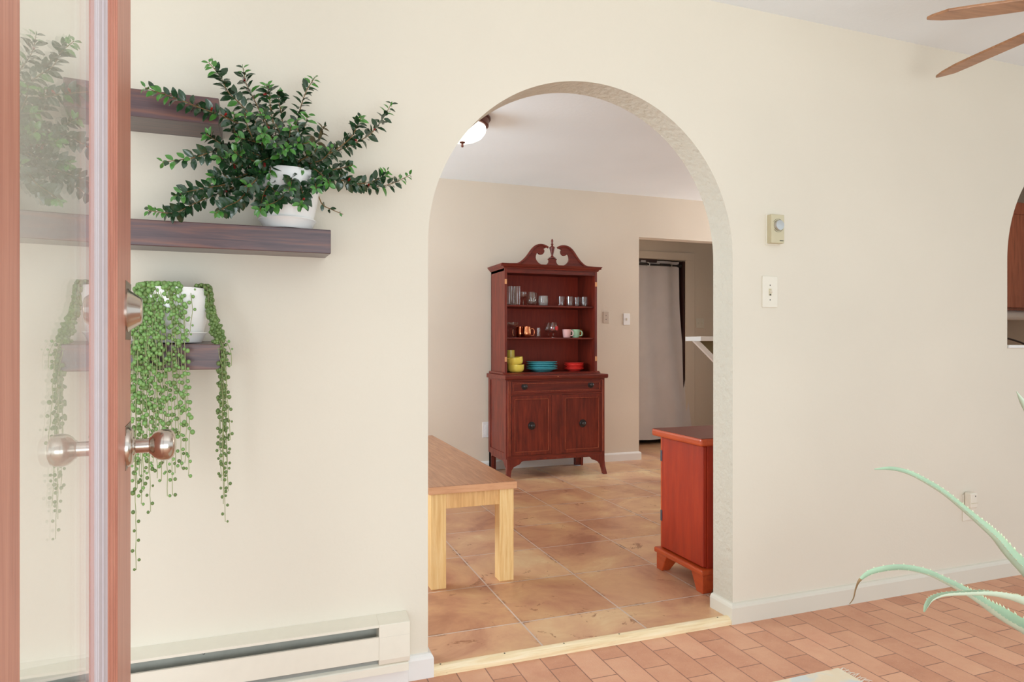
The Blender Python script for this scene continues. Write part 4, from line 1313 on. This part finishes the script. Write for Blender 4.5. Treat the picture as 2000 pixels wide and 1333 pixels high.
for px, Y, lab in ((1071.5, 5.21, 'snifter glass with red emblem standing behind another on the middle shelf'), (1080.5, 5.12, 'snifter glass with large red emblem in front on the middle shelf')):
    item('snifter_glass', lab, 'glass', px, Y, zt2, 'snifters on the middle shelf', [('bowl', lat(snb), GLS), ('stem', lat(sns), GLS), ('emblem', emblem_mesh(), MAT['emblem'])])
cup = vessel([(0.0001, 0), (0.027, 0), (0.030, 0.004), (0.0345, 0.034), (0.037, 0.066), (0.0375, 0.069)], 0.003, 0.005)
for px, Y, lab, mt, rz in ((1107, 5.11, 'pale pink ceramic cup on the middle shelf', 'pink', -0.75), (1124, 5.11, 'mint green ceramic cup beside the pink cup', 'mint', -0.55), (1128.5, 5.20, 'orange ceramic cup mostly hidden behind the mint green cup', 'orange', 0.2)):
    item('ceramic_cup', lab, 'cup', px, Y, zt2, 'cups on the middle shelf', [('cup', lat(cup), MAT[mt]), ('handle', ring_handle(0.033, 0.018, 0.054, 0.022, 0.0045), MAT[mt])], (0, 0, rz))
# deck
bowl = vessel([(0.0001, 0), (0.046, 0), (0.060, 0.010), (0.067, 0.028), (0.068, 0.062)], 0.004, 0.006)
item('yellow_bowl', 'yellow ceramic bowl standing upright at the bottom of the pair', 'bowl', 1007.5, 5.105, zt0, 'yellow bowls', [('bowl', lat(bowl, 40), MAT['yellow'])])
xq = at(1007.5, 600, Y=5.105).x
item('yellow_bowl', 'yellow ceramic bowl tilted on top of another bowl', 'bowl', 1006.5, 5.105, zt0 + 0.057, 'yellow bowls', [('bowl', lat(bowl, 40), MAT['yellow'])], (0.0, -0.15, 0))
ycup = vessel([(0.0001, 0), (0.033, 0), (0.035, 0.01), (0.036, 0.09), (0.033, 0.12), (0.0335, 0.178)], 0.003, 0.006)
item('yellow_pitcher', 'tall yellow ceramic vessel standing behind the yellow bowls', 'pitcher', 997.5, 5.245, zt0, None, [('body', lat(ycup, 36), MAT['yellow'])])


def plate_prof(R):
    return [(0.0001, 0), (R * 0.58, 0), (R * 0.62, 0.004), (R * 0.72, 0.012), (R * 0.98, 0.0225), (R, 0.0245), (R * 0.985, 0.0275), (R * 0.72, 0.018), (R * 0.62, 0.010), (R * 0.57, 0.007), (0.0001, 0.007)]


words = ['at the bottom of the pile', 'second from the bottom of the pile', 'in the middle of the pile', 'second from the top of the pile', 'on top of the pile']
for k in range(5):
    item('dinner_plate', 'turquoise dinner plate ' + words[k], 'plate', 1058, 5.16, zt0 + k * 0.0140, 'turquoise plates', [('dish', lat(plate_prof(0.132), 56), MAT['blue'])])
for k in range(5):
    item('side_plate', 'small red plate ' + words[k], 'plate', 1121, 5.15, zt0 + k * 0.0118, 'red plates', [('dish', lat([(r, z * 0.85) for r, z in plate_prof(0.085)], 48), MAT['redglaze'])])

# ------------------------------------------------------------------ ceiling lamp in the dining room
lp = at(903, 250, Y=3.9)
lamp = thing('ceiling_lamp', 'white glass ceiling lamp with brown rim and finial in the dining room', 'lamp', (lp.x, lp.y, CEIL_D))
MB().lathe([(0.0001, 0), (0.158, 0), (0.170, -0.004), (0.170, -0.012), (0.160, -0.016), (0.158, -0.050), (0.148, -0.056), (0.0001, -0.056)], (lp.x, lp.y, CEIL_D), 48).build('rim', MAT['bronze'], lamp)
MB().lathe([(0.140, -0.055), (0.143, -0.070), (0.138, -0.092), (0.118, -0.118), (0.085, -0.136), (0.045, -0.146), (0.0001, -0.149)], (lp.x, lp.y, CEIL_D), 48, cap=False).build('glass_shade', MAT['opal'], lamp)
MB().lathe([(0.0001, -0.145), (0.018, -0.147), (0.017, -0.152), (0.007, -0.157), (0.006, -0.166), (0.008, -0.172), (0.006, -0.178), (0.0001, -0.180)], (lp.x, lp.y, CEIL_D), 20).build('finial', MAT['bronze'], lamp)

# ------------------------------------------------------------------ curtain in the hall doorway
cu = thing('curtain', 'plain grey grommet curtain hanging in the hall doorway', 'curtain', ((DX0 + DX1) / 2, YH + 0.045, 0.03))
mb = MB()
ncol, nrow = 90, 30
zc0 = at(1300, 857, Y=YH - 0.02).z
zc1 = at(1300, 511, Y=YH + 0.05).z
vs = []
for j in range(nrow + 1):
    f_ = j / nrow
    z = zc1 + (zc0 - zc1) * f_
    xr_top, xr_bot = at(1326, 600, Y=YH + 0.05).x, at(1353, 600, Y=YH - 0.04).x
    fl2 = max(0, (f_ - 0.25) / 0.75) ** 1.3
    xr = xr_top + (xr_bot - xr_top) * fl2
    for i in range(ncol + 1):
        w = i / ncol
        x = DX0 - 0.02 * (1 - w) + (xr - DX0) * w
        amp = 0.018 * (1 - 0.3 * f_)
        y = YH + 0.045 - 0.085 * f_ ** 1.5 + amp * math.cos(w * 2 * PI * 3.1 + 0.6)
        if f_ > 0.25:
            y -= 0.01 * fl2 * w
        vs.append((x, y, z))
fs = [(j * (ncol + 1) + i, j * (ncol + 1) + i + 1, (j + 1) * (ncol + 1) + i + 1, (j + 1) * (ncol + 1) + i) for j in range(nrow) for i in range(ncol)]
mb.add(vs, fs, 0, True)
mb.build('cloth', MAT['curtain'], cu, solid=0.002)
rz_ = at(1300, 518, Y=YH + 0.02).z
for px in (1266, 1309.5):
    q = at(px, 518, Y=YH + 0.02)
    MB().lathe([(0.014, 0), (0.022, 0), (0.022, 0.004), (0.014, 0.004), (0.014, 0)], (q.x, YH + 0.022, rz_), 24, RXm, cap=False).build('grommet', MAT['steel'], cu)
rod = MB()
rod.tube([(DX0, YH + 0.045, rz_), (DX1 - 0.022, YH + 0.045, rz_)], 0.010, 12)
for a, b_ in ((1246, 1264), (1289, 1308)):
    pa, pb = at(a, 518, Y=YH + 0.015), at(b_, 518, Y=YH + 0.015)
    rod.tube([(pa.x, YH + 0.012, rz_), (pb.x, YH + 0.012, rz_)], 0.0145, 12)
rod.lathe([(0.0001, 0), (0.022, 0), (0.018, -0.03), (0.011, -0.05), (0.0001, -0.05)], (DX1 - 0.022, YH + 0.045, rz_), 16, RX)
tag(rod.build('curtain_rod', MAT['black']), 'black tension rod carrying the curtain in the hall doorway', 'curtain rod')

# ------------------------------------------------------------------ bracketed white ledge seen past the jamb
LY0 = 4.3
p0 = at(1338.5, 660, Y=LY0 + 0.20)
zl1, zl0 = at(1365, 657.5, Y=LY0).z, at(1365, 666.5, Y=LY0).z
ledge = thing('counter_ledge', 'white bracketed ledge reaching in from the right behind the arch', 'ledge', (p0.x + 0.4, LY0 + 0.4, zl0))
KWX = 3.55
MB().box(p0.x, KWX, LY0, LY0 + 0.20, zl0, zl1).build('top', MAT['trim_white'], ledge, bevel=0.002)
bz = [at(1356, 667, Y=LY0 + 0.03), at(1394, 706, Y=LY0 + 0.03)]
dirv = (bz[1] - bz[0])
k_ = (KWX - bz[0].x) / dirv.x
e1 = bz[0] + dirv * k_
MB().prism([(bz[0].x - 0.004, zl0), (bz[0].x + 0.05, zl0), (KWX, e1.z + 0.054), (KWX, e1.z)], LY0 + 0.03, LY0 + 0.055, 'y').build('brace', MAT['trim_white'], ledge, bevel=0.002)
struct(MB().box(KWX, KWX + 0.12, LY0, LY0 + 0.20, TILE_Z, zl1 + 0.0).build('wall_half', MAT['wallB']))
MB().prism([(bz[0].x + 0.02, zl0), (KWX, zl0), (KWX, e1.z + 0.03)], LY0 + 0.060, LY0 + 0.072, 'y').build('brace_shade', plain('olive_shade', S(120, 108, 74), 0.6), ledge)  # added olive sheet painting the shade between brace and ledge

# ------------------------------------------------------------------ kitchen cabinet seen through the pass-through
KY = 3.6
kx0 = 5.2
kz0 = at(1985, 601, Y=KY).z
kc = thing('kitchen_wall_cabinet', 'brown wooden kitchen wall cabinet behind the pass-through arch at far right', 'cabinet', (kx0 + 0.4, KY + 0.15, kz0))
MB().box(kx0, kx0 + 1.0, KY + 0.02, KY + 0.33, kz0 - 0.02, 2.2).build('body', MAT['kitchen'], kc, bevel=0.002)
vx = at(1981, 500, Y=KY).x
for x0, x1 in ((vx - 0.085, vx + 0.36), (vx + 0.37, vx + 0.70)):
    dd_ = MB().box(x0, x0 + 0.085, KY, KY + 0.02, kz0, 2.19).box(x1 - 0.07, x1, KY, KY + 0.02, kz0, 2.19).box(x0 + 0.085, x1 - 0.07, KY, KY + 0.02, kz0, kz0 + 0.09).box(x0 + 0.085, x1 - 0.07, KY, KY + 0.02, 2.1, 2.19).build('door', MAT['kitchen'], kc, bevel=0.002)
    MB().box(x0 + 0.08, x1 - 0.065, KY + 0.006, KY + 0.018, kz0 + 0.085, 2.105).build('panel', MAT['kitchen'], dd_)
struct(MB().box(4.7, XR - 0.1, KY + 0.33, KY + 0.45, TILE_Z, CEIL_D).build('wall_kitchen', paint('grey_kitchen_wall', S(200, 190, 176))))
uz1, uz0 = at(1985, 605, Y=KY + 0.1).z, at(1985, 626, Y=KY + 0.1).z
ul_ = MB().tube([(kx0 + 0.02, KY + 0.1, (uz0 + uz1) / 2), (kx0 + 0.75, KY + 0.1, (uz0 + uz1) / 2)], (uz1 - uz0) / 2, 24)
ul_.box(kx0 + 0.02, kx0 + 0.03, KY + 0.09, KY + 0.11, uz0 + 0.02, kz0 - 0.02).box(kx0 + 0.74, kx0 + 0.75, KY + 0.09, KY + 0.11, uz0 + 0.02, kz0 - 0.02)
tag(ul_.build('paper_roll', MAT['plate_white']), 'white roll mounted under the brown kitchen wall cabinet', 'paper roll')
q0, q1 = at(1966, 661, Y=2.9), at(2003, 674, Y=2.9)
rodk = MB().tube(spline([q0 + Vector((-0.03, 0, 0.0)), q0, (q0 + q1) / 2 + Vector((0, 0, 0.004)), q1, q1 + Vector((0.08, 0, -0.05)), q1 + Vector((0.10, 0, -0.16))], 30), 0.006, 10)
tag(rodk.build('bent_rod', MAT['black']), 'thin dark bent rod just above the pass-through sill', 'rod')
# counter below, on which the rod stands
kcount = MB().box(4.0, 4.9, 2.7, 3.3, TILE_Z, q1.z - 0.17).build('kitchen_counter', MAT['kitchen'], bevel=0.004)
tag(kcount, 'brown kitchen counter behind the pass-through', 'counter')

# ------------------------------------------------------------------ ceiling fan
fh = Vector((2.50, 1.275, 2.17))
fan = thing('ceiling_fan', 'ceiling fan with light brown wooden blades at top right', 'ceiling fan', (fh.x, fh.y, CEIL_L))
MB().lathe([(0.0001, 0), (0.07, 0), (0.068, -0.02), (0.03, -0.045), (0.014, -0.05), (0.014, -0.14), (0.05, -0.15), (0.10, -0.17), (0.115, -0.20), (0.115, -0.235), (0.09, -0.265), (0.04, -0.275), (0.0001, -0.276)], (fh.x, fh.y, CEIL_L), 40).build('motor', MAT['bronze'], fan)


def blade(tip_px, out_px, width, Z, sgn, tw_=0.10):
    T, O = at(*tip_px, Z=Z), at(*out_px, Z=Z)
    d = (O - T).normalized()                   # from tip towards hub
    L = (Vector((fh.x, fh.y, Z)) - T).dot(d) - 0.10
    s_ = Vector((-d.y, d.x, 0))
    prof = [(0.0, 0.02, -0.06), (0.012, 0.10, -0.22), (0.05, 0.28, -0.50), (0.12, 0.46, -0.52), (0.2, 0.5, -0.5), (L * 0.6, 0.5, -0.5), (L, 0.42, -0.42)]
    vs = []
    for a, up_, dn in prof:
        for off, zz in ((up_, 0.0045), (dn, 0.0045), (dn, -0.0045), (up_, -0.0045)):
            o_ = off * width * sgn
            vs.append(T + d * a + s_ * o_ + Vector((0, 0, zz + o_ * tw_)))
    mb = MB()
    fs = []
    n_ = len(prof)
    for i in range(n_ - 1):
        for k in range(4):
            fs.append((i * 4 + k, i * 4 + (k + 1) % 4, (i + 1) * 4 + (k + 1) % 4, (i + 1) * 4 + k))
    fs += [(0, 1, 2, 3), ((n_ - 1) * 4 + 3, (n_ - 1) * 4 + 2, (n_ - 1) * 4 + 1, (n_ - 1) * 4)]
    mb.add(vs, fs)
    b_o = mb.build('blade', MAT['fan'], fan, bevel=0.002)
    e = T + d * (L + 0.02)
    MB().tube([T + d * (L - 0.04) + Vector((0, 0, 0.01)), e, Vector((fh.x, fh.y, Z + 0.01)) + (e - fh).normalized() * 0.08], 0.012, 8).build('bracket', MAT['bronze'], b_o)
    return d


blade((1810, 36), (2000, 9), 0.115, 2.17, 1)
blade((1828, 150), (2000, 74), 0.090, 2.17, -1)
for a in (195, 255, 315, 15):
    d_ = Vector((math.cos(math.radians(a)), math.sin(math.radians(a)), 0))
    n_ = Vector((-d_.y, d_.x, 0))
    T_ = Vector((fh.x, fh.y, 2.17)) + d_ * 0.62
    mb = MB()
    pr = [(0.0, 0.02), (0.05, 0.04), (0.14, 0.05), (0.5, 0.05)]
    vs = [T_ - d_ * a_ + n_ * (s_ * w_) + Vector((0, 0, z_)) for a_, w_ in pr for s_, z_ in ((1, .0045), (-1, .0045), (-1, -.0045), (1, -.0045))]
    fs = [(i * 4 + k, i * 4 + (k + 1) % 4, (i + 1) * 4 + (k + 1) % 4, (i + 1) * 4 + k) for i in range(3) for k in range(4)] + [(0, 1, 2, 3), (15, 14, 13, 12)]
    mb.add(vs, fs)
    mb.build('blade', MAT['fan'], fan, bevel=0.002)

# ------------------------------------------------------------------ aloe at lower right
az = 1.15     # distance in front of the viewer


def cam_pt(px, py, z):
    u, v = (px - 1000) / F_PX, (HZ - py) / F_PX
    return Vector((z * (u * CY + SY), z * (CY - u * SY), CAMZ + z * v))


ac = cam_pt(2290, 1330, 1.22)
aloe = thing('potted_aloe', 'pale green aloe with long arching toothed leaves in a pot at lower right', 'plant', (ac.x, ac.y, 0))
ph_ = ac.z - 0.03
MB().lathe([(0.0001, 0.0), (0.13, 0.0), (0.18, ph_ - 0.06), (0.195, ph_ - 0.06), (0.20, ph_), (0.18, ph_), (0.172, ph_ - 0.03)], (ac.x, ac.y, 0), 40, cap=False).build('pot', MAT['terracotta'], aloe)
MB().lathe([(0.0001, 0.004), (0.173, 0)], (ac.x, ac.y, ph_ - 0.032), 32).build('soil', MAT['soil'], aloe)


def aloe_leaf(pix, wid, dry=0.0, roll=0.0):
    P = [cam_pt(*q) for q in pix]
    if len(wid) != len(P):
        wid = [wid[0] * (1 - i / (len(P) - 1)) ** 0.8 + 0.0015 for i in range(len(P))]
    n = 70
    pts = spline(P, n)           # from root to tip
    mb = MB()
    vs, fr_ = [], []
    K = 12
    for i, p in enumerate(pts):
        t = (pts[min(i + 1, n)] - pts[max(i - 1, 0)]).normalized()
        f_ = i / n
        q_ = f_ * (len(wid) - 1)
        j_ = min(int(q_), len(wid) - 2)
        w = 1.2 * (wid[j_] + (wid[j_ + 1] - wid[j_]) * (q_ - j_))
        side = t.cross(Vector((0, 0, 1))).normalized()
        up_ = side.cross(t).normalized()
        side, up_ = side * math.cos(roll) - up_ * math.sin(roll), up_ * math.cos(roll) + side * math.sin(roll)
        fr_.append((p, t, w, side, up_, f_))
        for k in range(K):
            a = 2 * PI * k / K
            cx_, sy_ = math.cos(a), math.sin(a)
            h = w * 0.32 * sy_ if sy_ < 0 else -w * 0.10 * sy_      # rounded underside, channelled top
            vs.append(p + side * (w / 2 * cx_) + up_ * (h + w * 0.10 * cx_ * cx_))
    nd = int(n * (1 - dry))
    for i in range(n):
        for k in range(K):
            mb.add([vs[i * K + k], vs[i * K + (k + 1) % K], vs[(i + 1) * K + (k + 1) % K], vs[(i + 1) * K + k]], [(0, 1, 2, 3)], 1 if i >= nd and dry else (3 if k < K // 2 else 0), True)
    for i in range(2, int(n * 0.84)):
        p, t, w, side, up_, f_ = fr_[i]
        if w < 0.0065 or (i % 2 and f_ > 0.35):
            continue
        for sg in (-1, 1):
            c = p + side * (sg * w / 2) + up_ * w * 0.10
            L_ = 0.0008 + 0.09 * w
            tip = c + side * sg * L_ + up_ * L_ * 0.5 + t * L_ * 0.5
            mb.add([c - t * L_ * 0.8, c + t * L_ * 0.8, c + up_ * L_ * 0.4, tip], [(0, 1, 3), (1, 2, 3), (2, 0, 3), (0, 2, 1)], 2)
    return mb.build('leaf', [MAT['aloe'], MAT['aloe_tip'], MAT['tooth'], MAT['aloe_in']], aloe)


R0 = (2285, 1335, 1.22)
aloe_leaf([R0, (2150, 1250, 1.18), (1997, 1104, 1.14), (1946, 1048, 1.13), (1912, 1018, 1.12), (1878, 989, 1.11), (1844, 962, 1.10), (1810, 941, 1.09), (1776, 924, 1.08), (1742, 916, 1.06), (1708, 917, 1.05)], [0.068, 0.060, 0.031, 0.0215, 0.0165, 0.0135, 0.0115, 0.0102, 0.0085, 0.0062, 0.0016], 0, -0.75)
aloe_leaf([R0, (2130, 1300, 1.17), (1997, 1222, 1.13), (1946, 1193, 1.12), (1912, 1170, 1.11), (1878, 1150, 1.10), (1844, 1133, 1.09), (1810, 1118, 1.08), (1759, 1109, 1.07), (1708, 1116, 1.06), (1682, 1131, 1.05), (1672, 1149, 1.05), (1667, 1169, 1.05), (1659, 1181, 1.05)], [0.060, 0.050, 0.030, 0.025, 0.020, 0.0155, 0.0130, 0.0115, 0.0090, 0.0075, 0.0042, 0.0022, 0.0016, 0.0010], 0.225, -0.55)
aloe_leaf([R0, (2150, 1230, 1.14), (1997, 1172, 1.06), (1963, 1162, 1.04), (1929, 1157, 1.02), (1885, 1158, 1.01), (1844, 1161, 1.0), (1820, 1170, 0.99), (1810, 1183, 0.985), (1805, 1196, 0.98)], [0.045, 0.036, 0.019, 0.0165, 0.0140, 0.0115, 0.0095, 0.0080, 0.0060, 0.0018], 0, 0.2)
aloe_leaf([R0, (2200, 1120, 1.22), (2090, 930, 1.22), (2010, 805, 1.22), (1985, 765, 1.22)], [0.045])
aloe_leaf([R0, (2330, 1150, 1.25), (2360, 980, 1.3), (2380, 880, 1.36)], [0.05])
aloe_leaf([R0, (2420, 1230, 1.25), (2540, 1110, 1.3), (2660, 1080, 1.36)], [0.05])
aloe_leaf([R0, (2260, 1190, 1.34), (2230, 1050, 1.46), (2200, 990, 1.55)], [0.05])

# ------------------------------------------------------------------ rug corner with fringe
rug_x, rug_y = 1.785, 1.722
rg = thing('area_rug', 'faded beige rug with orange figures and fringed end on the brick floor', 'rug', (1.1, 1.1, 0))
MB().box(0.25, rug_x, 0.97, rug_y, 0.0005, 0.007).build('pile', MAT['rug'], rg, bevel=0.002)
mb = MB()
for k in range(120):
    y = 0.98 + (rug_y - 0.99) * k / 119 + random.uniform(-0.002, 0.002)
    a = random.uniform(-0.5, 0.5)
    L_ = random.uniform(0.022, 0.042)
    b0 = Vector((rug_x - 0.004, y, 0.005))
    mb.tube([b0, b0 + Vector((L_ * 0.45, L_ * 0.2 * a, random.uniform(-0.001, 0.006))), b0 + Vector((L_, L_ * a, -0.0035 + random.uniform(0, 0.004)))], 0.0011, 4)
mb.build('fringe', MAT['fringe'], rg)
